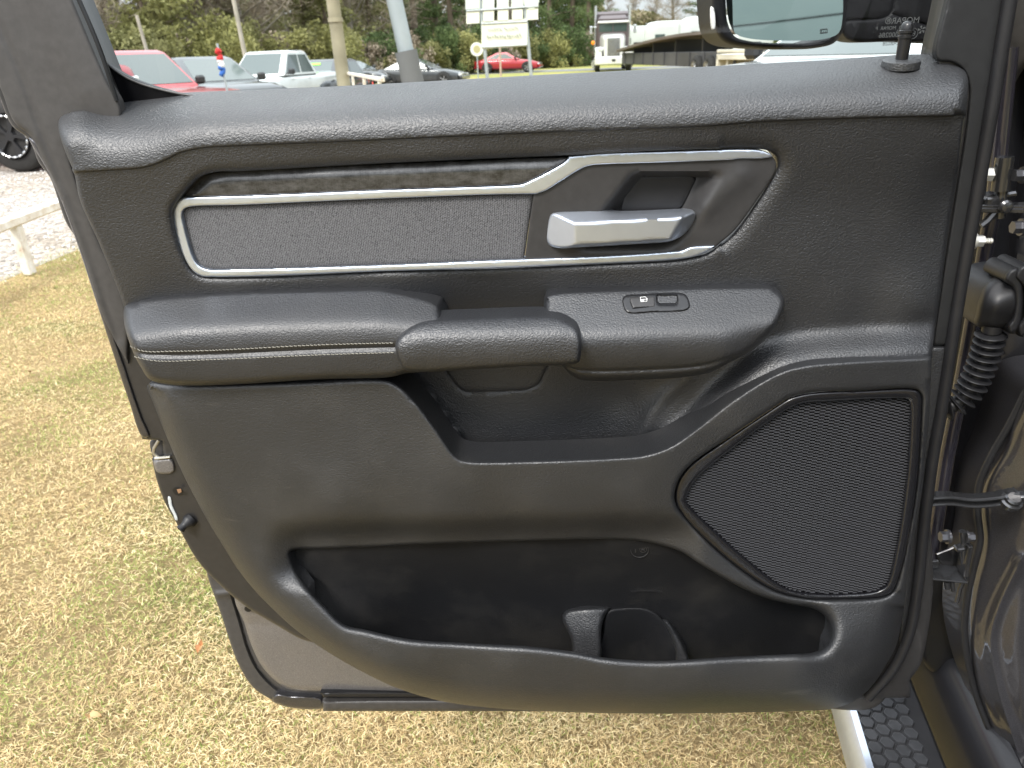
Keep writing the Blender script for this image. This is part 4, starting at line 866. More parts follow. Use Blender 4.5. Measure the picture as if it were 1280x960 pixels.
# lawn the truck is parked on
lw_ = [(-9, -8), (12, -8), (14, 12), tuple(q1-gnor*0)]
sheet('lawn', [(q0[0], q0[1]), (q0[0]+gnor[0]*-25, q0[1]+gnor[1]*-25), (q1[0]-gnor[0]*25, q1[1]-gnor[1]*25), (q1[0], q1[1])], -.004, ground_material('dormant_lawn', 'lawn'))
sheet('gravel_lot', [tuple(GA[:2]-gdir*60), tuple(GA[:2]+gdir*40), tuple(GA[:2]+gdir*40+gnor*30), tuple(GA[:2]-gdir*10+gnor*46), tuple(GA[:2]-gdir*60+gnor*46)], -.008, ground_material('pale_gravel', 'gravel'))
sheet('road', [(-90, 56), (-8, 58.5), (7, 57.2), (24, 48), (80, 20), (90, 34), (34, 58), (-8, 66), (-90, 66)], -.004, ground_material('worn_asphalt', 'asphalt'))

# grass blades, denser close to the truck
def blades():
    N = 850000
    u = RNG.random(N); r = .55+ (7.2-.55)*u**1.25; th = RNG.uniform(R_(-62), R_(52), N)
    x = r*np.sin(th); y = r*np.cos(th)
    hid = (x > -.28+(-.25)*y*.25) & (y > 1.75) & (x < 1.6) & (RNG.random(N) < .93)
    k = (lawn_side(x, y) > RNG.normal(0, .12, N)) & ~hid & (RNG.random(N) < .50+.6*patch_noise(x*3.1+1, y*2.7+4)); x = x[k]; y = y[k]; r = r[k]; n = len(x)
    pn = patch_noise(x, y); pn2 = patch_noise(x*.37+5, y*.41+2)
    green = RNG.random(n) < (.12+.58*sstep((pn-.47)/.35)*sstep((pn2-.30)/.35)+.16*sstep((.9-lawn_side(x, y))/.9))
    L = RNG.uniform(.008, .024, n)*(1+.13*r)*np.where(green, .8, 1); wd = RNG.uniform(.0006, .0014, n)*(1+.22*r)
    az = RNG.uniform(0, 2*np.pi, n); el = np.abs(RNG.normal(.32, .33, n))+np.where(green, .35, 0); el = np.clip(el, .05, 1.4)
    az2 = az+RNG.normal(0, .7, n)
    z0 = RNG.uniform(-.004, .016, n)*(RNG.random(n) < .7)
    d1 = np.c_[np.cos(az)*np.cos(el), np.sin(az)*np.cos(el), np.sin(el)]; el2 = el-RNG.uniform(.1, .8, n)
    d2 = np.c_[np.cos(az2)*np.cos(el2), np.sin(az2)*np.cos(el2), np.sin(el2)]
    s = np.c_[-np.sin(az), np.cos(az), RNG.normal(0, .3, n)]
    p0 = np.c_[x, y, z0]; p1 = p0+d1*(L*.5)[:, None]; p2 = p1+d2*(L*.5)[:, None]; p2[:, 2] = np.maximum(p2[:, 2], .001)
    w = wd[:, None]*.5
    V = np.stack([p0-s*w, p0+s*w, p1+s*w*.9, p1-s*w*.9, p2+s*w*.2, p2-s*w*.2], 1).reshape(-1, 3)
    i = np.arange(n)[:, None]*6; q = np.concatenate([i+np.array([[0, 1, 2, 3]]), i+np.array([[3, 2, 4, 5]])], 1).reshape(-1, 4)
    dry = np.clip(RNG.beta(2.2, 2.0, n)*.62+.30*(patch_noise(x*.8+3, y*.7+9)-.52), 0, .64); t = np.where(green, RNG.uniform(.74, 1, n), dry)
    mat = attr_color_mat('grass_blade', [(0, (.16, .105, .05)), (.2, (.54, .39, .19)), (.42, (.77, .61, .33)), (.66, (.92, .81, .52)), (.72, (.42, .44, .14)), (1, (.20, .30, .06))], .75, trans=.25, spec=.25)
    o = fast_obj('grass', V, q, mat, np.repeat(t, 2)); tag(o, 'short dormant straw coloured grass with green tufts under the open door', 'grass', kind='stuff')
blades()
def loose_stones():
    # stones of the gravel lot large enough to see
    n = 9000; a = RNG.uniform(0, 9, n)**1.0; b_ = RNG.uniform(-6, 14, n)
    c = GA[:2][None]+gdir[None]*b_[:, None]+gnor[None]*(a[:, None]*.9+RNG.normal(0, .1, n)[:, None]); s = RNG.uniform(.006, .014, n)*(1+.05*a)
    base = np.array([(-1, -1, -.3), (1, -.8, -.3), (.9, 1, -.3), (-.8, .9, -.3), (-.5, -.5, .7), (.5, -.6, .6), (.6, .5, .75), (-.6, .5, .5)])
    V = base[None]*s[:, None, None]*RNG.uniform(.6, 1.2, (n, 8, 3)); th = RNG.uniform(0, 6.28, n)
    X = V[..., 0]*np.cos(th)[:, None]-V[..., 1]*np.sin(th)[:, None]; Y = V[..., 0]*np.sin(th)[:, None]+V[..., 1]*np.cos(th)[:, None]
    V = np.stack([X+c[:, 0:1], Y+c[:, 1:2], V[..., 2]], 2).reshape(-1, 3); F = np.array([(4, 5, 6, 7), (0, 1, 5, 4), (1, 2, 6, 5), (2, 3, 7, 6), (3, 0, 4, 7)])
    q = (np.arange(n)[:, None, None]*8+F[None]).reshape(-1, 4)
    o = fast_obj('gravel', V, q, attr_color_mat('stone', [(0, (.25, .23, .2)), (.4, (.46, .43, .40)), (1, (.66, .64, .60))]), np.repeat(RNG.random(n), 5)); tag(o, 'pale crushed stone scattered over the lot at the left', 'gravel', kind='stuff')
loose_stones()

# ------------------------------------------------------------------ parking rail
MT['rail_paint'] = None
def rusty():
    m, n, l, b = newmat('rusty_white_paint'); tc = n.new('ShaderNodeTexCoord'); q = n.new('ShaderNodeTexNoise'); q.inputs['Scale'].default_value = 9; q.inputs['Detail'].default_value = 9; q.inputs['Roughness'].default_value = .7; l.new(tc.outputs['Object'], q.inputs['Vector'])
    cr = n.new('ShaderNodeValToRGB'); e = cr.color_ramp.elements; e.new(.5); e[0].position = .40; e[0].color = (.78, .76, .70, 1); e[1].position = .58; e[1].color = (.62, .55, .45, 1); e[2].position = .68; e[2].color = (.30, .15, .07, 1)
    l.new(q.outputs['Fac'], cr.inputs[0]); l.new(cr.outputs[0], b.inputs['Base Color']); b.inputs['Roughness'].default_value = .7; return m
MT['rusty'] = rusty()
def guard_rail(pa, pb, h, label, wid=.09, npost=4, refl=False, xs=None):
    pa = np.array(pa, float); pb = np.array(pb, float); d = (pb-pa); L = np.linalg.norm(d[:2]); d /= np.linalg.norm(d)
    t = empty('guard_rail', tuple(pa), label, 'rail'); s = np.array([-d[1], d[0], 0]); up = np.array([0, 0, 1.])
    Rm = np.stack([d, s, up], 1); c = (pa+pb)/2+up*(h-.05)
    m = MB(); m.box(c, (L, wid, .07), .012, Rm); m.build('beam', MT['rusty'], t, True, 30)
    for f in (xs or np.linspace(.06, .94, npost)):
        q = pa+(pb-pa)*f; m = MB(); m.box(q+up*(h-.085)/2, (.085, .06, h-.087), .008, Rm); m.build('post', MT['rusty'], t, True, 30)
    if refl:
        m = MB(); q = pa+(pb-pa)*.88-s*.06+up*(h-.16); m.box(q, (.10, .012, .12), .004, Rm); m.build('reflector', plain('red_reflector', (.8, .04, .02), .3), t)
    return t
ra = ground_at(38, 343); hrail = .44
# beam direction from the two traced ends of the rail at its height
b0 = ground_at(0, 263, hrail); b1 = ground_at(64, 241, hrail); bd = (b1-b0)/np.linalg.norm(b1-b0)
A0 = np.array([ra[0], ra[1], 0])
guard_rail(A0-bd*3.4, A0+bd*3.0, hrail, 'white painted steel parking rail with rust patches on the gravel edge at the left', xs=[.06, 3.4/6.4, .97])
f1 = far_at(430, 108, 23); f2 = far_at(479, 100, 13.5)
guard_rail((f1[0], f1[1], 0), (f2[0], f2[1], 0), 1.06, 'small pale parking rail with a red reflector, right of the wooden pole', .06, 4, True)

# ------------------------------------------------------------------ vehicles
MT['vglass'] = plain('vehicle_glass', (.05, .07, .065), .06, 0, .8, .6)
MT['tyre'] = plain('tyre', (.030, .029, .028), .75, 0, .3, 0, .002, 60, .2)
MT['rim'] = plain('alloy', (.42, .42, .43), .3, .8)
MT['black_rim'] = plain('black_rim', (.03, .03, .032), .35, .3)
MT['lamp'] = plain('headlamp', (.75, .76, .76), .15, .3, .8, .6)
MT['trimblk'] = plain('vehicle_trim', (.025, .025, .027), .45)
MT['brightm'] = plain('bright_metal', (.68, .69, .70), .22, .9)
def car_paint(name, c, metal=.2): return plain(name, c, .32, metal, .5, 1.0, 0, 40, .05)
class Veh:
    def __init__(s, root, loc, rz): s.root = root; s.loc = np.array(loc, float); s.c, s.s = math.cos(rz), math.sin(rz)
    def x(s, V):
        V = np.asarray(V, float).reshape(-1, 3); return np.c_[V[:, 0]*s.c-V[:, 1]*s.s, V[:, 0]*s.s+V[:, 1]*s.c, V[:, 2]]+s.loc
    def part(s, name, mb, mat, parent=None, smooth=True, sharp=35): return mk(name, s.x(mb.v), mb.f, mat, parent or s.root, smooth, sharp)
def loft_sections(mb, secs, n=20, pw=3.2):
    """secs: (x, halfwidth, zlow, zhigh); rounded-box cross-sections"""
    m = len(secs); V = []
    for x, hw, zl, zh in secs:
        for k in range(n):
            a = 2*math.pi*k/n; cx, sx = math.cos(a), math.sin(a)
            V.append((x, hw*math.copysign(abs(cx)**(2/pw), cx), (zl+zh)/2+(zh-zl)/2*math.copysign(abs(sx)**(2/pw), sx)))
    F = [(i*n+k, (i+1)*n+k, (i+1)*n+(k+1) % n, i*n+(k+1) % n) for i in range(m-1) for k in range(n)]
    F += [tuple(range(n)), tuple((m-1)*n+k for k in range(n))[::-1]]
    mb.add(V, F); return mb
def wheel(v, x, y, r, w, rim_r, rimmat, side, rough=False):
    m = MB(); a = (0, side, 0); c = np.array([x, y-side*w/2, r])
    m.lathe(c, a, [(0, rim_r), (0, r*.9), (w*.12, r*.985), (w*.5, r), (w*.88, r*.985), (w, r*.9), (w*1.01, rim_r*1.04), (w*.9, rim_r)], 36)
    tyre = v.part('wheel', m, MT['tyre'], None, True, 45)
    m = MB(); yo = y+side*w*.38; nA = 60; nR = 9; V = []
    for i in range(nR):
        rr = rim_r*(.10+.88*i/(nR-1))
        for k in range(nA):
            q = 2*math.pi*k/nA; sp = math.cos(5*q)
            dpt = .075 if i == nR-1 else (.05 if i < 2 else (.045 if sp > .1 else -.03))
            V.append((x+math.cos(q)*rr, yo+side*dpt, r+math.sin(q)*rr))
    F = [(i*nA+k, i*nA+(k+1) % nA, (i+1)*nA+(k+1) % nA, (i+1)*nA+k) for i in range(nR-1) for k in range(nA)]+[tuple(range(nA))]; m.add(V, F)
    rim = v.part('rim', m, rimmat, tyre, True, 25)
    if rough:
        m = MB(); pts = [(x+math.cos(q)*rim_r*.92, yo+side*.078, r+math.sin(q)*rim_r*.92) for q in np.linspace(0, 2*math.pi, 121)]
        m.tube(pts, [.016 if k % 6 < 3 else .003 for k in range(121)], 6, False); v.part('bead_ring', m, MT['brightm'], tyre)
def road_vehicle(kind, name, loc, rz, mat, label, cat, group=None, rimmat=None, trim_mat=None, grille_mat=None, lift=0.0, hood_black=False, banner=False):
    root = empty(name, loc, label, cat, group); v = Veh(root, loc, rz); rimmat = rimmat or MT['rim']; gm = grille_mat or MT['brightm']
    if kind == 'pickup': L, W, H, hood, belt, gl = 5.7, 1.98, 1.92, 1.18, 1.24, .52; fx = L/2; ws = (1.15, .45); rf = (.42, -.95); back = -1.25
    elif kind == 'suv': L, W, H, hood, belt, gl = 4.85, 1.96, 1.78, 1.19, 1.22, .42; fx = L/2; ws = (1.15, .30); rf = (.30, -1.75); back = -2.15
    else: L, W, H, hood, belt, gl = 4.75, 1.86, 1.38, .88, .93, .30; fx = L/2; ws = (.95, .10); rf = (.05, -.85); back = -1.9
    wr = .40 if kind == 'pickup' else .34; wr += lift*.35; z0 = lift
    hw = W/2; b = .28+z0
    m = MB()
    if kind == 'pickup': secs = [(fx, hw*.84, b+.12, hood-.18+z0), (fx-.08, hw*.93, b+.04, hood-.06+z0), (fx-.35, hw*.99, b, hood-.01+z0), (ws[0]+.1, hw, b, hood+.04+z0), (ws[0]-.3, hw, b, belt+z0), (-L/2+.08, hw, b+.05, belt+.03+z0), (-L/2, hw*.97, b+.1, belt+z0)]
    elif kind == 'suv': secs = [(fx, hw*.78, b+.10, hood-.26), (fx-.12, hw*.93, b, hood-.10), (fx-.5, hw*.99, b, hood-.01), (ws[0], hw, b, hood+.04), (ws[0]-.4, hw, b, belt), (-L/2+.15, hw*.97, b, belt), (-L/2, hw*.9, b+.12, belt-.15)]
    else: secs = [(fx, hw*.70, b+.02, hood-.32), (fx-.15, hw*.90, b-.06, hood-.20), (fx-.7, hw*.98, b-.06, hood-.05), (ws[0], hw, b-.06, hood+.02), (ws[0]-.6, hw, b-.06, belt), (-L/2+.5, hw*.98, b-.04, belt+.02), (-L/2+.1, hw*.9, b, belt-.04), (-L/2, hw*.8, b+.12, belt-.2)]
    loft_sections(m, secs, 24, 5.5); body = v.part('body', m, mat, None, True, 40)
    # greenhouse: pillars and roof in body colour with the panes set proud of it
    zb = belt-.03+z0; zt = H+z0; hb = hw*.93; ht = hw*.74
    base = [(ws[0], hb), (back, hb)]; top = [(ws[1] if False else rf[0], ht), (rf[1], ht)]
    m = MB(); mx_ = []
    secs2 = []
    Vb = [(ws[0], -hb*.9, zb), (ws[0]-.12, -hb, zb), (back+.1, -hb, zb), (back, -hb*.88, zb), (back, hb*.88, zb), (back+.1, hb, zb), (ws[0]-.12, hb, zb), (ws[0], hb*.9, zb)]
    Vt = [(rf[0], -ht*.88, zt-.05), (rf[0]-.10, -ht, zt-.06), (rf[1]+.1, -ht, zt-.06), (rf[1], -ht*.88, zt-.05), (rf[1], ht*.88, zt-.05), (rf[1]+.1, ht, zt-.06), (rf[0]-.10, ht, zt-.06), (rf[0], ht*.88, zt-.05)]
    Vc = [(x-(.12 if x > -.2 else -.12)*1.0, y*.88, zt) for x, y, z in Vt]
    m.add(Vb+Vt+Vc, [(k, (k+1) % 8, 8+(k+1) % 8, 8+k) for k in range(8)]+[(8+k, 8+(k+1) % 8, 16+(k+1) % 8, 16+k) for k in range(8)]+[tuple(range(16, 24))])
    v.part('cabin', m, mat, None, True, 25)
    Vb = np.array(Vb); Vt = np.array(Vt)
    def pane(name, a, b_, c, d, i0=.06, i1=.94, j0=.12, j1=.92):
        a, b_, c, d = map(np.array, (a, b_, c, d)); f = lambda u, w_: (a*(1-u)+b_*u)*(1-w_)+(d*(1-u)+c*u)*w_
        nrm = np.cross(b_-a, d-a); nrm = nrm/np.linalg.norm(nrm); cen = f(.5, .5)
        if np.dot(nrm, cen-np.array([(ws[0]+back)/2, 0, (zb+zt)/2])) < 0: nrm = -nrm
        q = [f(i0, j0), f(i1, j0), f(i1, j1), f(i0, j1)]; m = MB(); V = [p+nrm*.008 for p in q]+[p-nrm*.012 for p in q]
        m.add(V, [(0, 1, 2, 3), (0, 4, 5, 1), (1, 5, 6, 2), (2, 6, 7, 3), (3, 7, 4, 0)]); v.part(name, m, MT['vglass'], None, False)
    pane('windshield', Vb[0], Vb[7], Vt[7], Vt[0], .03, .97, .10, .95)
    pane('rear_window', Vb[3], Vb[4], Vt[4], Vt[3], .06, .94, .2, .9)
    for sgn, (i, j) in ((-1, (1, 2)), (1, (6, 5))):
        sp = [(.05, .48), (.53, .93)] if kind != 'coupe' else [(.08, .52), (.57, .88)]
        for a0, a1 in sp: pane('side_window', Vb[i], Vb[j], Vt[j], Vt[i], a0, a1, .10, .90)
    # front: grille, lamps, bumper
    gz = hood-.36+z0 if kind != 'coupe' else .52; gh = .30 if kind == 'pickup' else .2
    gwid = W*.50
    m = MB(); m.box((fx+.012, 0, gz), (.05, gwid, gh), .02); g = v.part('grille', m, gm, None)
    m = MB()
    for k in range(3): m.box((fx+.038, 0, gz-gh*.32+k*gh*.32), (.02, gwid*.88, gh*.2), .004)
    v.part('grille_opening', m, MT['trimblk'], g)
    for sgn in (-1, 1):
        m = MB(); m.box((fx-.04, sgn*(gwid/2+W*.11), gz+.03), (.12, W*.19, gh*.62), .03); v.part('headlight', m, MT['lamp'], None)
        m = MB(); m.box((-L/2+.02, sgn*hw*.86, belt-.22+z0), (.07, .16, .30), .02); v.part('tail_light', m, MT['tail'], None)
        m = MB(); m.box((ws[0]-.30, sgn*(hw+.10), belt+.08+z0), (.14, .20, .17), .04); m.cyl((ws[0]-.30, sgn*(hw-.06), belt+.02+z0), (ws[0]-.30, sgn*(hw+.06), belt+.04+z0), .025, 8); v.part('door_mirror', m, MT['trimblk'], None)
        for xx in (.95, -.15):
            m = MB(); m.box((xx-.35 if kind != 'coupe' else xx-.5, sgn*(hw+.008), belt-.14+z0), (.16, .03, .03), .008); v.part('door_handle', m, trim_mat or mat, None)
    m = MB(); m.box((fx+.03, 0, b+.13), (.16, W*.94, .20), .05); v.part('bumper', m, trim_mat or mat, None)
    m = MB(); m.box((-L/2-.03, 0, b+.13), (.14, W*.92, .18), .04); v.part('bumper', m, trim_mat or mat, None)
    wx = (fx-.95, -L/2+1.15) if kind == 'pickup' else (fx-.88, -L/2+.92)
    for x in wx:
        for sgn in (-1, 1):
            m = MB(); q = [(x+math.cos(t)*(wr+.07), sgn*(hw+.006), wr+math.sin(t)*(wr+.07)) for t in np.linspace(0, math.pi, 14)]
            q2 = [(p[0], sgn*(hw-.25), p[2]) for p in q]; m.add(q+q2+[(x, sgn*(hw+.006), wr)], [tuple(range(14))+(28,)]+[(i, i+1, 15+i-1+0, 14+i) for i in range(13)]); v.part('wheel_arch', m, MT['trimblk'], None, False)
            wheel(v, x, sgn*(hw-.08), wr, .26 if lift == 0 else .33, wr*.62, rimmat, sgn, lift > 0)
    if hood_black:
        m = MB(); m.add([(fx-.12, -hw*.70, hood-.035+z0), (ws[0]+.05, -hw*.74, hood+.055+z0), (ws[0]+.05, hw*.74, hood+.055+z0), (fx-.12, hw*.70, hood-.035+z0)], [(0, 1, 2, 3)]); v.part('hood_stripe', m, MT['trimblk'], None)
    if banner:
        m = MB(); a = Vb[0]*.25+Vt[0]*.75; c = Vb[7]*.25+Vt[7]*.75; a2 = Vb[0]*.12+Vt[0]*.88; c2 = Vb[7]*.12+Vt[7]*.88
        m.add([p+np.array([.02, 0, .012]) for p in (a*.7+c*.3, a*.35+c*.65, a2*.35+c2*.65, a2*.7+c2*.3)], [(0, 1, 2, 3)]); v.part('price_sticker', m, plain('green_marker', (.35, .85, .10), .6), None)
    return root
MT['tail'] = plain('tail_lamp', (.45, .02, .02), .2, 0, .6, .8)
def gpos(x, y, dist, z=-.004): p = far_at(x, y, dist); return (p[0], p[1], z)
red = car_paint('red_paint', (.40, .018, .028)); wh = car_paint('white_paint', (.62, .64, .62)); gy = car_paint('charcoal_paint', (.055, .058, .062), .5); bk = car_paint('black_paint', (.02, .021, .024), .3)
MT['red'] = red
cr_ = ground_at(25, 213)
# near lifted red truck: its front wheel shows at the left edge
road_vehicle('pickup', 'lifted_pickup', (cr_[0]-1.60, cr_[1]+1.12, 0), R_(-8), red, 'lifted bright red pickup with a big black bolted off road wheel at the far left', 'truck', 'vehicles parked in the lot', MT['black_rim'], MT['trimblk'], MT['trimblk'], .28)
road_vehicle('pickup', 'parked_pickup', gpos(158, 85, 18.5, -.26), R_(-36), red, 'red pickup with a dark front seen over the belt rail at the left end', 'truck', 'vehicles parked in the lot', MT['black_rim'], MT['trimblk'], MT['trimblk'])
road_vehicle('suv', 'parked_suv', gpos(252, 88, 21, -.26), R_(-42), gy, 'charcoal sport utility vehicle with a chrome grille between the red and the white pickups', 'car', 'vehicles parked in the lot', None, None, MT['brightm'])
road_vehicle('pickup', 'parked_pickup', gpos(342, 88, 27, -.26), R_(-104), wh, 'white pickup parked facing the camera beside the charcoal vehicle', 'truck', 'vehicles parked in the lot', None, wh, wh)
road_vehicle('suv', 'parked_suv', gpos(402, 92, 30, -.42), R_(-100), bk, 'black sport utility vehicle with a green windshield sticker behind the wooden pole', 'car', 'vehicles parked in the lot', None, None, MT['trimblk'], banner=True)
road_vehicle('coupe', 'parked_sedan', gpos(442, 92, 44, -.1), R_(-25), gy, 'dark sedan low in the lot just right of the wooden pole', 'car', 'vehicles parked in the lot')
road_vehicle('coupe', 'parked_sedan', gpos(526, 92, 43, -.15), R_(-12), gy, 'dark blue grey sedan parked behind the big steel pole', 'car', 'vehicles parked in the lot')
road_vehicle('coupe', 'red_coupe', gpos(636, 88, 60, .0), R_(-10), red, 'bright red two door car driving past under the road sign', 'car')

# semi tractor
def semi():
    loc = np.array(gpos(764, 88, 56, -.02)); root = empty('semi_truck', tuple(loc), 'white nosed semi truck with twin exhaust stacks coming down the road', 'truck'); v = Veh(root, loc, R_(-96))
    cream = car_paint('cream_paint', (.74, .73, .70)); maroon = car_paint('maroon_paint', (.10, .075, .078)); 
    m = MB(); loft_sections(m, [(4.2, .58, .75, 2.05), (4.1, .62, .7, 2.12), (3.0, .74, .7, 2.2), (2.1, .86, .7, 2.3)], 20, 6); v.part('hood', m, cream)
    m = MB(); m.box((1.2, 0, 2.05), (2.0, 2.1, 1.9), .12); m.box((1.1, 0, 3.1), (1.7, 1.95, .5), .2); v.part('cab', m, maroon)
    m = MB(); m.box((-.8, 0, 2.3), (1.9, 2.3, 2.7), .15); v.part('sleeper', m, maroon)
    for sg in (-1, 1):
        m = MB(); m.box((2.215, sg*.46, 2.62), (.03, .86, .48), .01); v.part('windshield', m, MT['vglass'])
        m = MB(); m.cyl((.4, sg*1.12, 1.0), (.4, sg*1.12, 4.0), .10, 14); v.part('exhaust_stack', m, MT['brightm'])
        m = MB(); m.box((4.05, sg*.82, 1.35), (.18, .34, .26), .06); v.part('headlight', m, MT['lamp'])
        m = MB(); loft_sections(m, [(4.1, .22, .7, 1.25), (3.4, .24, .75, 1.5), (2.6, .24, .6, 1.3)], 14, 4); m.v = [(x, y+sg*.95, z) for x, y, z in m.v]; v.part('fender', m, cream)
        m = MB(); m.box((2.0, sg*1.42, 2.5), (.08, .20, .5), .03); m.tube([(2.0, sg*1.05, 2.7), (2.0, sg*1.4, 2.7)], .02, 6); v.part('door_mirror', m, MT['brightm'])
        m = MB(); m.cyl((.6, sg*1.1, .45), (1.9, sg*1.1, .45), .3, 18); v.part('fuel_tank', m, MT['brightm'])
    m = MB(); m.box((2.26, 0, 2.95), (.3, 2.0, .12), .03); v.part('sun_visor', m, cream)
    m = MB(); m.box((4.22, 0, 1.45), (.06, .80, 1.15), .03); g = v.part('grille', m, MT['brightm'])
    m = MB()
    for k in range(7): m.box((4.26, -.30+k*.10, 1.45), (.03, .05, .98), .004)
    v.part('grille_bars', m, MT['trimblk'], g)
    m = MB(); m.box((4.35, 0, .68), (.22, 2.4, .48), .06); bpr = v.part('bumper', m, cream)
    m = MB(); m.box((4.475, 0, .70), (.02, .22, .14), .01); v.part('tow_plate', m, MT['trimblk'], bpr)
    m = MB(); m.lathe((4.0, -1.30, 1.75), (1, 0, 0), [(-.05, .05), (0, .12), (.05, .12), (.09, .02)], 14); v.part('marker_light', m, plain('amber_lens', (.95, .28, .02), .3))
    for x in (3.3, -2.2, -3.5):
        for sg in (-1, 1): wheel(v, x, sg*1.0, .5, .3, .3, MT['rim'], sg)
    m = MB(); m.box((-1.6, 0, .85), (6.4, .9, .2), .02); v.part('chassis', m, MT['trimblk'])
semi()
def trailer():
    a = np.array(gpos(795, 85, 50, -.02)); b = np.array(gpos(940, 80, 34, -.02)); d = b-a; L = float(np.linalg.norm(d)); rz = math.atan2(d[1], d[0]); loc = (a+b)/2
    root = empty('lowboy_trailer', tuple(loc), 'long dark lowboy trailer with a brown arched deck parked right of the semi', 'trailer'); v = Veh(root, loc, rz)
    m = MB(); n = 20; V = []
    for i in range(n):
        x = -L/2+L*i/(n-1); zt = 1.30+.62*math.sin(math.pi*min(1, i/(n-1)*1.1)*.55)
        V += [(x, -1.25, zt), (x, 1.25, zt), (x, 1.25, zt-.13), (x, -1.25, zt-.13)]
    m.add(V, [(i*4+k, i*4+(k+1) % 4, (i+1)*4+(k+1) % 4, (i+1)*4+k) for i in range(n-1) for k in range(4)]+[(0, 1, 2, 3), (n*4-4, n*4-3, n*4-2, n*4-1)]); v.part('deck', m, plain('weathered_deck', (.13, .105, .085), .9, 0, .3, 0, 0, 4, .25), None, True, 30)
    m = MB(); m.box((0, 0, .80), (L*.98, 1.9, .62), .03)
    for i in range(9): m.box((-L/2+L*(i+.5)/9, -.98, .80), (.12, .06, .60), .01)
    v.part('chassis', m, plain('dark_grey_steel', (.085, .085, .09), .6, .2, .4, 0, 0, 3, .3))
    for i in range(4): m = MB(); m.box((-L/2+L*(i+.7)/4.6, -.2, 1.35), (.10, 1.4, .62), .01); v.part('upright', m, MT['trimblk'])
    for x in (L*.30, L*.39):
        for sg in (-1, 1): wheel(v, x, sg*1.05, .48, .3, .28, MT['rim'], sg)
trailer()
def flat_frame():
    a = np.array(gpos(948, 78, 17, 0)); b = np.array(gpos(1100, 72, 13.5, 0)); d = b-a; L = float(np.linalg.norm(d)); loc = (a+b)/2; rz = math.atan2(d[1], d[0])
    root = empty('utility_trailer', tuple(loc), 'cream framed flat utility trailer parked below the side mirror', 'trailer'); v = Veh(root, loc, rz)
    cm = plain('cream_frame', (.62, .58, .48), .6, 0, .4, 0, 0, 8, .2)
    m = MB(); m.box((0, 0, 1.12), (L, 1.8, .09), .01); m.box((-L*.28, -.9, 1.23), (L*.40, .06, .06), .01); m.box((-L/2+.04, 0, 1.05), (.08, 1.8, .26), .01); m.box((-L/2+.40, 0, 1.0), (.07, 1.7, .30), .01); v.part('deck', m, cm)
    m = MB()
    for k in range(5): m.tube([(-L/2+.6+k*L*.19, -.85, .62), (-L/2+.78+k*L*.19, -.85, 1.08)], .035, 8)
    m.box((0, 0, .62), (L*.96, 1.5, .07), .01); v.part('underframe', m, MT['trimblk'])
    for x in (L*.12, L*.26):
        for sg in (-1, 1): wheel(v, x, sg*.95, .36, .22, .2, MT['rim'], sg)
    m = MB(); m.tube([(-L/2, 0, .62), (-L/2-1.1, 0, .55)], .05, 8); m.cyl((-L/2-1.0, .0, .05), (-L/2-1.0, .0, .75), .035, 8); v.part('tongue', m, MT['trimblk'])
flat_frame()
# pale sedan at the right, only its curved front pillar and hood show beside the mirror
road_vehicle('suv', 'parked_suv', gpos(1120, 70, 9.0, -.02), R_(-150), plain('silver_paint', (.60, .62, .62), .3, .4, .5, 1), 'pale silver vehicle parked ahead of the truck, its hood just showing under the mirror arm', 'car')
# three white campers far off behind the trailer
def camper(px, dist, L, h, label, kind=0):
    loc = np.array(gpos(px, 60, dist, 0)); root = empty('camper_trailer', tuple(loc), label, 'camper', 'white trailers lined up beyond the road'); v = Veh(root, loc, R_(-8))
    m = MB(); loft_sections(m, [(-L/2, 1.1, .9, h-.35), (-L/2+.3, 1.2, .6, h-.1), (-L/2+1, 1.22, .55, h), (L/2-1.2, 1.22, .55, h), (L/2-.3, 1.2, .7, h-.15), (L/2, 1.1, 1.3, h-.5)], 24, 7); v.part('body', m, plain('camper_white', (.50, .52, .50), .45, 0, .5, .4, 0, 4, .08))
    for i in range(3): m = MB(); m.box((-L/2+1.2+i*(L-2.6)/2, -1.225, h*.62), (.8, .03, .5), .01); v.part('side_window', m, MT['vglass'])
    m = MB(); m.box((L*.08, -1.23, 1.5), (.65, .03, 1.6), .01); v.part('door', m, plain('camper_door', (.62, .63, .62), .5))
    for x in (-.5, .45): wheel(v, x, -1.1, .36, .24, .2, MT['rim'], -1)
camper(815, 74, 7.0, 3.1, 'white camper trailer farthest left in the far row, next to the semi cab')
camper(862, 70, 7.5, 3.3, 'white camper trailer in the middle of the far row above the brown deck')
camper(905, 66, 7.0, 3.4, 'white camper trailer nearest the side mirror in the far row')

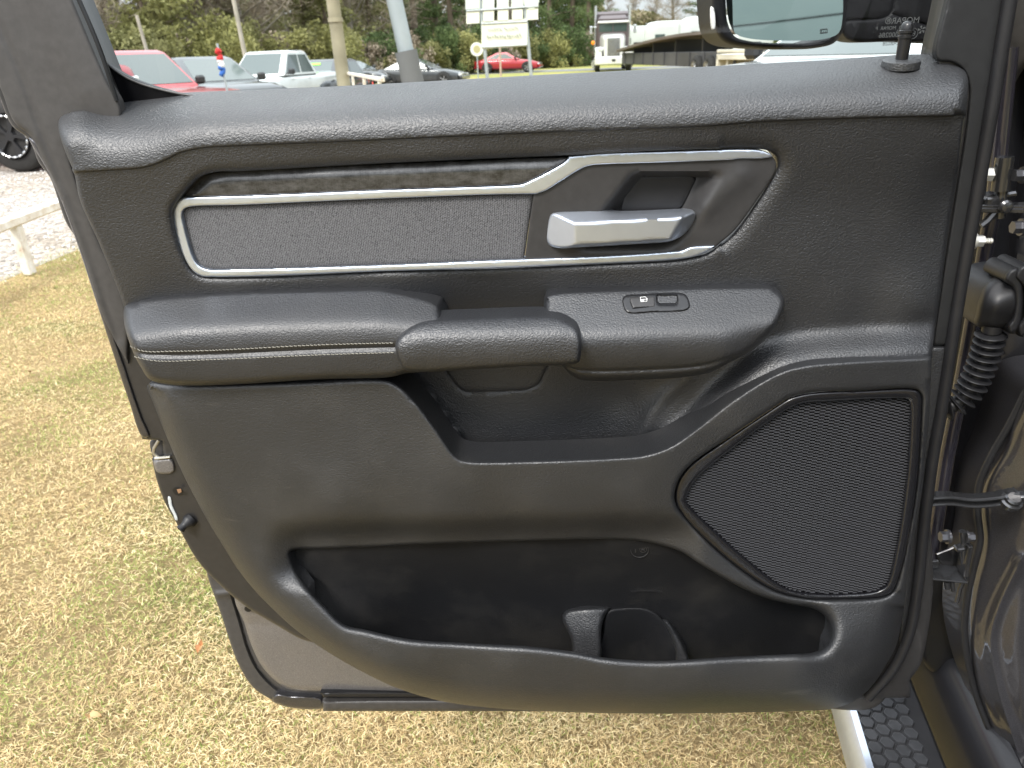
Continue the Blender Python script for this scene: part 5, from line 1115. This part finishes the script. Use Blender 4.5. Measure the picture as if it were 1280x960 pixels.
# ------------------------------------------------------------------ poles, signs, flag
wood = plain('weathered_wood', (.30, .27, .19), .9, 0, .3, 0, .004, 12, .25); galv = plain('galvanised_steel', (.42, .46, .48), .5, .5, .5, 0, 0, 5, .12); greyw = plain('grey_wood', (.40, .36, .30), .9, 0, .3, 0, 0, 12, .2)
def pole(name, pxb, pyb, pxt, pyt, dist, r0, h, mat, label, cat, group=None, r1=None, lean=None, bands=()):
    b = np.array(gpos(pxb, pyb, dist, -.01)); t = far_at(pxt, pyt, dist); t0 = far_at(pxb, pyb, dist)
    sl = (t[:2]-t0[:2])/max(.1, t[2]-t0[2]); top = np.array([b[0]+sl[0]*h, b[1]+sl[1]*h, h])
    bb = np.array([t0[0]-sl[0]*t0[2], t0[1]-sl[1]*t0[2], -.01]); top = np.array([bb[0]+sl[0]*h, bb[1]+sl[1]*h, h])
    m = MB(); n = 12; m.tube([bb+(top-bb)*i/n for i in range(n+1)], [r0+((r1 or r0*.75)-r0)*i/n for i in range(n+1)], 20)
    root = empty(name, tuple(bb), label, cat, group); mk('shaft', m.v, m.f, mat, root, True, 40)
    for z0, z1, k, mm in bands:
        m = MB(); m.tube([bb+(top-bb)*z0/h, bb+(top-bb)*z1/h], [r0*k]*2, 20); mk('collar', m.v, m.f, mm, root, True, 40)
    return root
pole('utility_pole', 428, 92, 416, 0, 21, .17, 10.5, wood, 'weathered greenish wooden utility pole rising behind the black vehicle', 'pole', bands=((2.2, 2.3, 1.1, wood),))
pole('sign_pole', 511, 80, 493, 0, 30, .30, 14, galv, 'thick blue grey steel sign pole with a dark base', 'pole', bands=((-.3, 1.55, 1.35, plain('dark_base', (.14, .14, .14), .8)),))
pole('thin_post', 187, 76, 175, 34, 24, .055, 2.6+.0, greyw, 'slim grey post standing above the red pickup', 'post')
pole('thin_pole', 306, 68, 290, -10, 34, .09, 9, greyw, 'slim bare pole rising behind the white pickup', 'pole')
def road_sign():
    D = 27; white = plain('sign_back', (.62, .66, .60), .6, .1, .4, 0, 0, 5, .08); cream = plain('sign_face', (.76, .77, .66), .6, 0, .4, 0, 0, 6, .06)
    p1 = far_at(608, 80, D); p2 = far_at(664, 80, D); root = empty('road_sign', (p1[0], p1[1], 0), 'cluster of pale highway sign panels on two thin steel posts', 'sign')
    u = (p2-p1); u[2] = 0; L = np.linalg.norm(u); u /= L; nn = np.array([u[1], -u[0], 0])
    k = L/56.0
    def q(px, py): # place on the sign's own upright plane
        d = _F*FPX + _R*(px-640) - _U*(py-480); t = ((p1-CAM)@nn)/(d@nn); return CAM+d*t
    for a, b_ in ((602, 30), (657, 30)):
        base = q(a+6, 84); hd = q(a, 20); dd = (hd-base)/(hd[2]-base[2]); m = MB(); m.tube([base-dd*(base[2]), hd+dd*2.4], .06, 10); mk('post', m.v, m.f, galv, root)
    def panel(x0, y0, x1, y1, mat, off=.06, th=.03, name='panel'):
        a, b2, c, d = q(x0, y1+ (0)), q(x1, y1-(x1-x0)*.06), q(x1, y0-(x1-x0)*.06), q(x0, y0); V = [p+nn*off for p in (a, b2, c, d)]+[p+nn*(off+th) for p in (a, b2, c, d)]
        return mk(name, V, [(0, 1, 2, 3), (4, 7, 6, 5), (0, 4, 5, 1), (1, 5, 6, 2), (2, 6, 7, 3), (3, 7, 4, 0)], mat, root, False, 0)
    for i, (x0, x1) in enumerate(((582, 600), (603, 618), (621, 636), (639, 654), (657, 673))):
        panel(x0, -22+i*.0, x1, 12-i*.4, white); panel(x0+1, 14-i*.6, x1-.5, 28-i*1.2+2, cream)
    big = panel(602, 27, 659, 61, cream, .05, .04, 'message_panel')
    m = MB()
    for (x, y) in ((610, 37), (630, 36.5)):
        for j in range(7): m.tube([q(x+j*2.6, y-(x+j*2.6-610)*.05+random.uniform(-1.5, 1.5))+nn*.13, q(x+j*2.6+1.8, y+1.5-(x+j*2.6-610)*.05+random.uniform(-2, 2))+nn*.13], .014, 5)
    for j in range(14): m.tube([q(609+j*3.1, 46-j*.17+random.uniform(-2.6, 1))+nn*.13, q(610.5+j*3.1, 47-j*.17+random.uniform(-1, 2.6))+nn*.13], .022, 5)
    mk('lettering', m.v, m.f, plain('sign_ink', (.35, .38, .33), .7), big, False)
    m = MB(); m.tube([q(602, 30)+nn*.1, q(659, 27)+nn*.1], .025, 6); m.tube([q(602, 59)+nn*.1, q(659, 56)+nn*.1], .025, 6); m.tube([q(583, 14)+nn*.1, q(672, 8)+nn*.1], .03, 6); mk('crossbar', m.v, m.f, galv, root)
    c = q(664, 1); m = MB(); m.lathe(c+nn*.09, nn, [(0, .01), (0, .25), (.02, .25), (.02, .01)], 24); mk('round_panel', m.v, m.f, white, root)
    c = far_at(596, 62, 46); root2 = empty('route_marker', (c[0], c[1], 0), 'small oval route marker sign on a thin post left of the sign cluster', 'sign')
    m = MB(); m.tube([(c[0], c[1], 0), (c[0], c[1], c[2])], .035, 8); mk('post', m.v, m.f, galv, root2)
    m = MB(); m.lathe(c-nn*.0+np.array([0, 0, .02]), nn, [(0, .01), (0, .36), (.03, .36), (.03, .01)], 24); mk('plate', m.v, m.f, cream, root2)
    m = MB(); m.lathe(c+nn*.032+np.array([0, 0, .02]), nn, [(0, .01), (0, .2), (.01, .2), (.01, .01)], 20); mk('symbol', m.v, m.f, plain('tan_print', (.42, .38, .20), .7), root2)
    c = far_at(625, 66, 50); root3 = empty('marker_post', (c[0], c[1], 0), 'thin pinkish post standing behind the red car', 'post'); m = MB(); m.tube([(c[0], c[1], 0), (c[0], c[1], 1.9)], .06, 8); mk('shaft', m.v, m.f, plain('pinkish_wood', (.45, .33, .28), .8), root3)
road_sign()
def flag():
    b = far_at(279, 90, 15.5); t = far_at(273, 62, 15.5); root = empty('feather_flag', (b[0], b[1], 0), 'furled red white and blue feather flag on a short pole', 'flag')
    up = (t-b)/np.linalg.norm(t-b); base = b-up*(b[2]/up[2]); m = MB(); m.tube([base, t+up*.1], .02, 8); mk('flag_pole', m.v, m.f, galv, root)
    for a, c_, col in ((.52, 1.0, (.55, .03, .03)), (.25, .55, (.8, .8, .8)), (-.15, .27, (.03, .12, .42))):
        m = MB(); pts = [b+(t-b)*q+np.array([.03*math.sin(q*20), 0, 0]) for q in np.linspace(a, c_, 8)]; m.tube(pts, [.04+.018*math.sin(i*1.3) for i in range(8)], 10); mk('cloth', m.v, m.f, plain('flag_cloth', col, .8), root, True, 60)
flag()
def barrier():
    a = far_at(430, 80, 62); b = far_at(740, 70, 78); m = MB(); d = (b-a)*np.array([1, 1, 0]); L = np.linalg.norm(d); d /= L; s = np.array([-d[1], d[0], 0]); Rm = np.stack([d, s, (0, 0, 1.)], 1); c = (a+b)/2; 
    root = empty('roadside_barrier', (a[0], a[1], 0), 'long low pale concrete barrier along the foot of the woods', 'barrier')
    m.box((c[0], c[1], .62), (L, .25, 1.2), .04, Rm); mk('wall', m.v, m.f, plain('pale_concrete', (.30, .29, .25), .9, 0, .3, 0, 0, 2, .15), root)
    m = MB(); m.box((c[0], c[1], 1.26), (L, .32, .07), .01, Rm); mk('cap', m.v, m.f, galv, root)
barrier()

# ------------------------------------------------------------------ trees
bark = plain('bark', (.13, .10, .075), .95, 0, .2, 0, .01, 9, .3); palebark = plain('pale_bark', (.27, .24, .20), .95, 0, .2, 0, .01, 9, .3)
LM = {'olive': attr_color_mat('olive_leaves', [(0, (.09, .09, .035)), (.5, (.24, .235, .10)), (1, (.40, .38, .19))], .8, trans=.3),
      'pine': attr_color_mat('pine_leaves', [(0, (.035, .055, .022)), (.5, (.10, .14, .055)), (1, (.20, .25, .10))], .8, trans=.25),
      'bare': attr_color_mat('bare_twigs', [(0, (.10, .08, .06)), (.5, (.26, .21, .16)), (1, (.42, .36, .28))], .9),
      'bright': attr_color_mat('yellow_green_leaves', [(0, (.08, .08, .03)), (.5, (.30, .29, .11)), (1, (.46, .44, .20))], .8, trans=.3)}
def tree_proto(kind, H, seed, low=.15, spread=.32):
    rng = np.random.default_rng(seed); m = MB(); tips = []
    n = 9; lean = rng.normal(0, .03, 2); tr = [np.array([lean[0]*H*(i/n)**1.3+rng.normal(0, .02)*H*.15, lean[1]*H*(i/n)**1.3, H*.92*i/n]) for i in range(n+1)]
    m.tube(tr, [H*.022*(1-.85*i/n)+.01 for i in range(n+1)], 8)
    nb = 22 if kind != 'bare' else 30
    for k in range(nb):
        f = low+(.95-low)*(k+rng.random())/nb; i = min(n-1, int(f*n)); p = tr[i]+(tr[i+1]-tr[i])*(f*n-i); az = rng.uniform(0, 6.28); Lb = H*spread*(1-.55*f if kind != 'pine' else 1.05-f)*rng.uniform(.6, 1.1); el = rng.uniform(.15, .8) if kind != 'pine' else rng.uniform(-.1, .35)
        d = np.array([math.cos(az)*math.cos(el), math.sin(az)*math.cos(el), math.sin(el)]); pts = [p]
        for j in range(4): d = d+rng.normal(0, .16, 3); d /= np.linalg.norm(d); pts.append(pts[-1]+d*Lb/4)
        m.tube(pts, [H*.007*(1-f*.5)*(1-.75*j/4)+.003 for j in range(5)], 5); tips += [(pts[j], Lb) for j in (1, 2, 3, 4)]
    tm_ = mk('trunk', m.v, m.f, palebark if kind == 'bare' else bark, None, True, 60, origin=np.zeros(3)); me1 = tm_.data; bpy.data.objects.remove(tm_)
    # crown
    T = np.array([t[0] for t in tips]); LB = np.array([t[1] for t in tips])
    nc = len(T); per = 70 if kind != 'bare' else 60; idx = np.repeat(np.arange(nc), per); N = len(idx)
    rad = (LB[idx]*(.30 if kind != 'bare' else .34)); off = rng.normal(0, 1, (N, 3)); off /= np.linalg.norm(off, axis=1)[:, None]; off *= (rad*rng.random(N)**.45)[:, None]; off[:, 2] *= .7
    c = T[idx]+off; c[:, 2] = np.maximum(c[:, 2], .12)
    clump = rng.random(nc)[idx]
    if kind == 'bare':
        L = rng.uniform(.12, .42, N); w = rng.uniform(.006, .016, N); d = off/(np.linalg.norm(off, axis=1)[:, None]+1e-6)+rng.normal(0, .5, (N, 3))+np.array([0, 0, .4])
    else:
        L = rng.uniform(.07, .16, N)*(1.15 if kind == 'pine' else 1); w = L*(.55 if kind != 'pine' else .32); d = rng.normal(0, 1, (N, 3))
    d /= np.linalg.norm(d, axis=1)[:, None]; e = np.cross(d, rng.normal(0, 1, (N, 3))); e /= np.linalg.norm(e, axis=1)[:, None]
    V = np.stack([c-d*L[:, None]-e*w[:, None]*.35, c-d*L[:, None]*.1+e*w[:, None], c+d*L[:, None], c-e*w[:, None]], 1).reshape(-1, 3); q = np.arange(N*4).reshape(-1, 4)
    tint = np.clip(.25+.5*clump+rng.normal(0, .14, N), 0, 1); me2 = fast_mesh('crown', V, q, LM[kind], tint); return me1, me2
def shrub_proto(kind, H, W, seed):
    rng = np.random.default_rng(seed); m = MB(); N = 7000; nc = 60; C_ = np.c_[rng.normal(0, W*.3, nc), rng.normal(0, W*.3, nc), rng.uniform(.1, 1, nc)**.8*H*.85]; C_[:, 2] *= np.clip(1.15-(np.hypot(C_[:, 0], C_[:, 1])/W)**2*1.2, .15, 1)
    for k in range(12): p = C_[k]; m.tube([(0, 0, 0), tuple(p*np.array([.4, .4, .5])), tuple(p)], [.03, .018, .008], 5)
    o = mk('stem', m.v, m.f, bark, None, True, 60, origin=np.zeros(3)); me1 = o.data; bpy.data.objects.remove(o)
    idx = rng.integers(0, nc, N); off = rng.normal(0, 1, (N, 3)); off /= np.linalg.norm(off, axis=1)[:, None]; c = C_[idx]+off*(.16*(H+W)*.5*rng.random(N)**.4)[:, None]; c[:, 2] = np.abs(c[:, 2])
    L = rng.uniform(.05, .11, N); d = rng.normal(0, 1, (N, 3)); d /= np.linalg.norm(d, axis=1)[:, None]; e = np.cross(d, rng.normal(0, 1, (N, 3))); e /= np.linalg.norm(e, axis=1)[:, None]; w = L*.5
    V = np.stack([c-d*L[:, None]-e*w[:, None]*.35, c+e*w[:, None], c+d*L[:, None], c-e*w[:, None]], 1).reshape(-1, 3); tint = np.clip(.2+.5*rng.random(nc)[idx]+rng.normal(0, .12, N), 0, 1)
    return me1, fast_mesh('crown', V, np.arange(N*4).reshape(-1, 4), LM[kind], tint)
PRO = {'olive': [tree_proto('olive', 11, s, .04, .30) for s in (1, 2)], 'pine': [tree_proto('pine', 14, s, .03, .26) for s in (3, 4)], 'bare': [tree_proto('bare', 12, s, .06, .34) for s in (5, 6, 7)], 'bright': [tree_proto('bright', 7, 8, .03, .42)]}
SHR = {'olive': shrub_proto('olive', 2.6, 2.6, 21), 'bright': shrub_proto('bright', 2.8, 3.0, 22), 'bare': shrub_proto('bare', 2.2, 2.6, 23), 'pine': shrub_proto('pine', 2.8, 2.8, 24)}
NM = {'olive': ('olive_tree', 'olive green leafy tree'), 'pine': ('pine_tree', 'dark green pine'), 'bare': ('bare_tree', 'bare brown winter tree'), 'bright': ('young_tree', 'low yellow green tree')}
def put(meshes, names, nm, loc, rz, sc, label, cat, group):
    root = empty(nm, loc, label, cat, group); root.rotation_euler = (0, 0, rz); root.scale = (sc[0], sc[0], sc[1])
    for me, n_ in zip(meshes, names):
        o = bpy.data.objects.new(n_, me); COL.objects.link(o); o.parent = root
    return root
trees = [  # px, distance, kind, scale
 (60, 40, 'bare', 1.0), (96, 46, 'olive', 1.0), (118, 38, 'bare', .9), (140, 50, 'olive', 1.1), (165, 47, 'bare', 1.1), (190, 44, 'bright', 1.1), (214, 52, 'bare', 1.2), (238, 47, 'bare', 1.0), (262, 50, 'bare', 1.1),
 (286, 52, 'olive', 1.0), (312, 48, 'bare', 1.0), (338, 54, 'olive', 1.1), (362, 56, 'bare', 1.1), (386, 58, 'olive', 1.0), (410, 56, 'olive', 1.1), (440, 60, 'bare', 1.1), (466, 62, 'olive', 1.0), (486, 64, 'bare', 1.0),
 (520, 66, 'pine', 1.0), (546, 70, 'pine', 1.1), (566, 68, 'pine', .9), (590, 76, 'bare', 1.0), (612, 80, 'pine', 1.1), (640, 84, 'bare', 1.0), (664, 82, 'pine', 1.0), (688, 80, 'pine', 1.1), (712, 84, 'pine', 1.0), (736, 82, 'pine', 1.05),
 (762, 104, 'bare', .62), (790, 108, 'bare', .66), (818, 104, 'bare', .7), (842, 98, 'bare', .9), (866, 100, 'pine', .8), (888, 95, 'pine', .85), (912, 92, 'bare', .9), (960, 96, 'pine', .9), (1010, 92, 'bare', 1), (1060, 90, 'pine', .9)]
wh_ = ['near the left end of the window', 'behind the red pickup', 'left of the slim grey post', 'between the post and the flag', 'behind the flag', 'behind the white pickup', 'left of the wooden pole', 'right of the wooden pole', 'beside the big steel pole', 'behind the red car', 'behind the sign cluster', 'left of the semi', 'above the trailers', 'behind the side mirror']
cnt = {}
for i, (px, dist, kd, sc) in enumerate(trees):
    p = far_at(px, 70, dist); pr = PRO[kd][i % len(PRO[kd])]
    where = 'at the left end of the window' if px < 120 else 'behind the red pickup' if px < 180 else 'behind the charcoal vehicle and flag' if px < 285 else 'behind the white pickup' if px < 375 else 'around the wooden utility pole' if px < 480 else 'right of the thick steel pole' if px < 575 else 'behind the highway sign cluster' if px < 675 else 'between the signs and the semi' if px < 745 else 'above the far campers' if px < 900 else 'behind the side mirror'
    put(pr, ('trunk', 'crown'), NM[kd][0], (p[0], p[1], -.02), random.uniform(0, 6.28), (sc*random.uniform(.9, 1.15), sc*random.uniform(.9, 1.1)), NM[kd][1]+' '+where, 'tree', 'trees '+where+', '+kd)
for i, px in enumerate(list(range(70, 760, 23))):
    dist = np.interp(px, [70, 300, 480, 740], [34, 41, 54, 76])+random.uniform(-2, 2); kd = ['olive', 'bright', 'bare', 'olive', 'bright'][i % 5] if px < 480 else ['olive', 'pine', 'bright', 'pine', 'bare'][i % 5]
    p = far_at(px, 75, dist); where = 'along the wood edge left of the white pickup' if px < 300 else 'along the wood edge by the poles' if px < 510 else 'along the wood edge behind the barrier'
    desc = {'olive': 'olive green shrub', 'bright': 'yellow green shrub', 'bare': 'brown leafless thicket', 'pine': 'dark green shrub'}[kd]
    put(SHR[kd], ('stem', 'crown'), 'shrub', (p[0], p[1], -.02), random.uniform(0, 6.28), (random.uniform(.9, 1.35), random.uniform(.9, 1.4)), desc+' '+where, 'shrub', desc+'s '+where)
def far_woods():
    rng = np.random.default_rng(5); N = 120000; px = rng.uniform(20, 1180, N); t = (px-20)/1160; dist = np.interp(px, [20, 300, 520, 740, 1180], [50, 62, 78, 96, 125])+rng.uniform(0, 9, N)
    az = (px-640)/FPX/math.cos(PITCH)*.96; x = np.tan(az)*dist*.98; y = np.full(N, 0.)+dist*.98
    top = np.interp(px, [20, 250, 500, 740, 760, 840, 1180], [7, 8, 12, 13, 5.0, 6.5, 8])*(.75+.25*np.sin(px*.05)*np.sin(px*.017+1)); z = rng.random(N)**.9*top
    kindc = np.where((px > 500) & (px < 745), .12+.3*rng.random(N), .35+.65*rng.random(N)); kindc = np.clip(kindc+.18*np.sin(px*.11)*np.sin(z*2.2), 0, 1)
    c = np.c_[x, y, z]; L = rng.uniform(.12, .34, N); d = rng.normal(0, 1, (N, 3)); d /= np.linalg.norm(d, axis=1)[:, None]; e = np.cross(d, rng.normal(0, 1, (N, 3))); e /= np.linalg.norm(e, axis=1)[:, None]; w = L*.6
    V = np.stack([c-d*L[:, None], c+e*w[:, None], c+d*L[:, None], c-e*w[:, None]], 1).reshape(-1, 3)
    o = fast_obj('far_woods', V, np.arange(N*4).reshape(-1, 4), attr_color_mat('woods_mass', [(0, (.04, .06, .022)), (.35, (.11, .13, .05)), (.6, (.22, .20, .11)), (1, (.36, .30, .21))], .9, trans=.2), kindc); tag(o, 'mixed brown and green woods closing the view beyond the road', 'woods', kind='stuff')
far_woods()
def unseen_rear_woods():  # out of view; added to darken the horizon in reflections
    rng = np.random.default_rng(9); N = 26000; az = rng.uniform(R_(100), R_(300), N); dist = rng.uniform(26, 34, N); z = rng.random(N)*(4.2+1.0*np.sin(az*9)+.7*np.sin(az*23))
    c = np.c_[np.sin(az)*dist, np.cos(az)*dist, z]; L = rng.uniform(.4, .9, N); d = rng.normal(0, 1, (N, 3)); d /= np.linalg.norm(d, axis=1)[:, None]; e = np.cross(d, rng.normal(0, 1, (N, 3))); e /= np.linalg.norm(e, axis=1)[:, None]; w = L*.6
    V = np.stack([c-d*L[:, None], c+e*w[:, None], c+d*L[:, None], c-e*w[:, None]], 1).reshape(-1, 3)
    o = fast_obj('unseen_rear_woods', V, np.arange(N*4).reshape(-1, 4), LM['pine'], rng.random(N)); tag(o, 'unseen woods added behind the camera to darken the reflections', 'woods', kind='stuff')
unseen_rear_woods()
def power_line():
    root = empty('power_line', (-9, -14, 0), 'thin utility pole with sagging wires, reflected in the side mirror', 'power line')
    m = MB(); m.tube([(-9, -14, 0), (-9, -14, 9)], [.15, .11], 14); m.build('shaft', wood, root)
    for z0, z1, dy in ((7.2, 5.2, -.3), (8.4, 6.8, .2)):
        m = MB(); m.tube([(-9+(t-.35)*34, -14+dy+(t-.35)*6, z0+(z1-z0)*t-3.2*t*(1-t)) for t in np.linspace(0, 1, 30)], .022, 6); m.build('wire', MT['black'], root)
power_line()
def leaves():
    rng = random.Random(4); lm = [plain('dry_leaf', c, .8) for c in ((.42, .20, .08), (.30, .19, .09), (.50, .33, .16))]
    for i, (px, py) in enumerate(((252, 818), (40, 470), (120, 905))):
        c = ground_at(px, py); a = rng.uniform(0, 6.28); L = rng.uniform(.014, .02); m = MB(); V = []
        for t, w_, z in ((-1, .02, .012), (-.5, .5, .020), (0, .62, .024), (.5, .42, .020), (1, .02, .030)):
            for sg in (-1, 0, 1): x = t*L; y = sg*w_*L; V.append((c[0]+x*math.cos(a)-y*math.sin(a), c[1]+x*math.sin(a)+y*math.cos(a), z+.006*abs(sg)+.002*rng.random()))
        m.add(V, [(k*3+q, k*3+q+1, k*3+q+4, k*3+q+3) for k in range(4) for q in range(2)])
        tag(m.build('fallen_leaf', lm[i % 3]), 'small dry brown leaf lying on the straw coloured lawn', 'leaf', 'dry leaves on the lawn')
leaves()

# ------------------------------------------------------------------ light
w = bpy.data.worlds.new('World'); SC.world = w; w.use_nodes = True; n = w.node_tree.nodes; l = w.node_tree.links; bg = n['Background']
sky = n.new('ShaderNodeTexSky'); sky.sky_type = 'NISHITA'; sky.sun_disc = False
SUN_EL, SUN_AZ = R_(48), R_(215)      # azimuth clockwise from +Y
sky.sun_elevation = SUN_EL; sky.sun_rotation = SUN_AZ; sky.air_density = 1.2; sky.dust_density = 3.0; sky.ozone_density = 1
tc = n.new('ShaderNodeTexCoord'); nz = n.new('ShaderNodeTexNoise'); nz.inputs['Scale'].default_value = 2.2; nz.inputs['Detail'].default_value = 8; nz.inputs['Roughness'].default_value = .6
mp = n.new('ShaderNodeMapping'); mp.inputs['Scale'].default_value = (1, 1, 2.6); l.new(tc.outputs['Generated'], mp.inputs[0]); l.new(mp.outputs[0], nz.inputs['Vector'])
cr = n.new('ShaderNodeValToRGB'); cr.color_ramp.elements[0].position = .3; cr.color_ramp.elements[0].color = (7.0, 7.6, 8.3, 1); cr.color_ramp.elements[1].position = .72; cr.color_ramp.elements[1].color = (11.2, 11.5, 11.8, 1); l.new(nz.outputs['Fac'], cr.inputs[0])
mx = n.new('ShaderNodeMixRGB'); mx.inputs[0].default_value = .82; l.new(sky.outputs[0], mx.inputs[1]); l.new(cr.outputs[0], mx.inputs[2]); sx = n.new('ShaderNodeSeparateXYZ'); l.new(tc.outputs['Generated'], sx.inputs[0]); gr = n.new('ShaderNodeMapRange'); gr.inputs[1].default_value = 0; gr.inputs[2].default_value = 1; gr.inputs[3].default_value = .42; gr.inputs[4].default_value = 1.75; l.new(sx.outputs[2], gr.inputs[0])
vm = n.new('ShaderNodeVectorMath'); vm.operation = 'SCALE'; l.new(mx.outputs[0], vm.inputs[0]); l.new(gr.outputs[0], vm.inputs['Scale']); l.new(vm.outputs[0], bg.inputs[0]); bg.inputs[1].default_value = .11
sl = bpy.data.lights.new('sun', 'SUN'); sl.energy = 1.5; sl.angle = R_(14); sl.color = (1, .96, .90); so = bpy.data.objects.new('sun', sl); COL.objects.link(so)
dv = Vector((math.sin(SUN_AZ)*math.cos(SUN_EL), math.cos(SUN_AZ)*math.cos(SUN_EL), math.sin(SUN_EL))); so.rotation_euler = (-dv).to_track_quat('-Z', 'Y').to_euler()
so.location = (0, 0, 10)
SC.view_settings.view_transform = 'Standard'; SC.view_settings.look = 'None'; SC.view_settings.exposure = 1.2; SC.view_settings.gamma = 1; SC.view_settings.use_curve_mapping = False
SC.cycles.max_bounces = 6; SC.cycles.transparent_max_bounces = 10; SC.cycles.caustics_reflective = False; SC.cycles.caustics_refractive = False
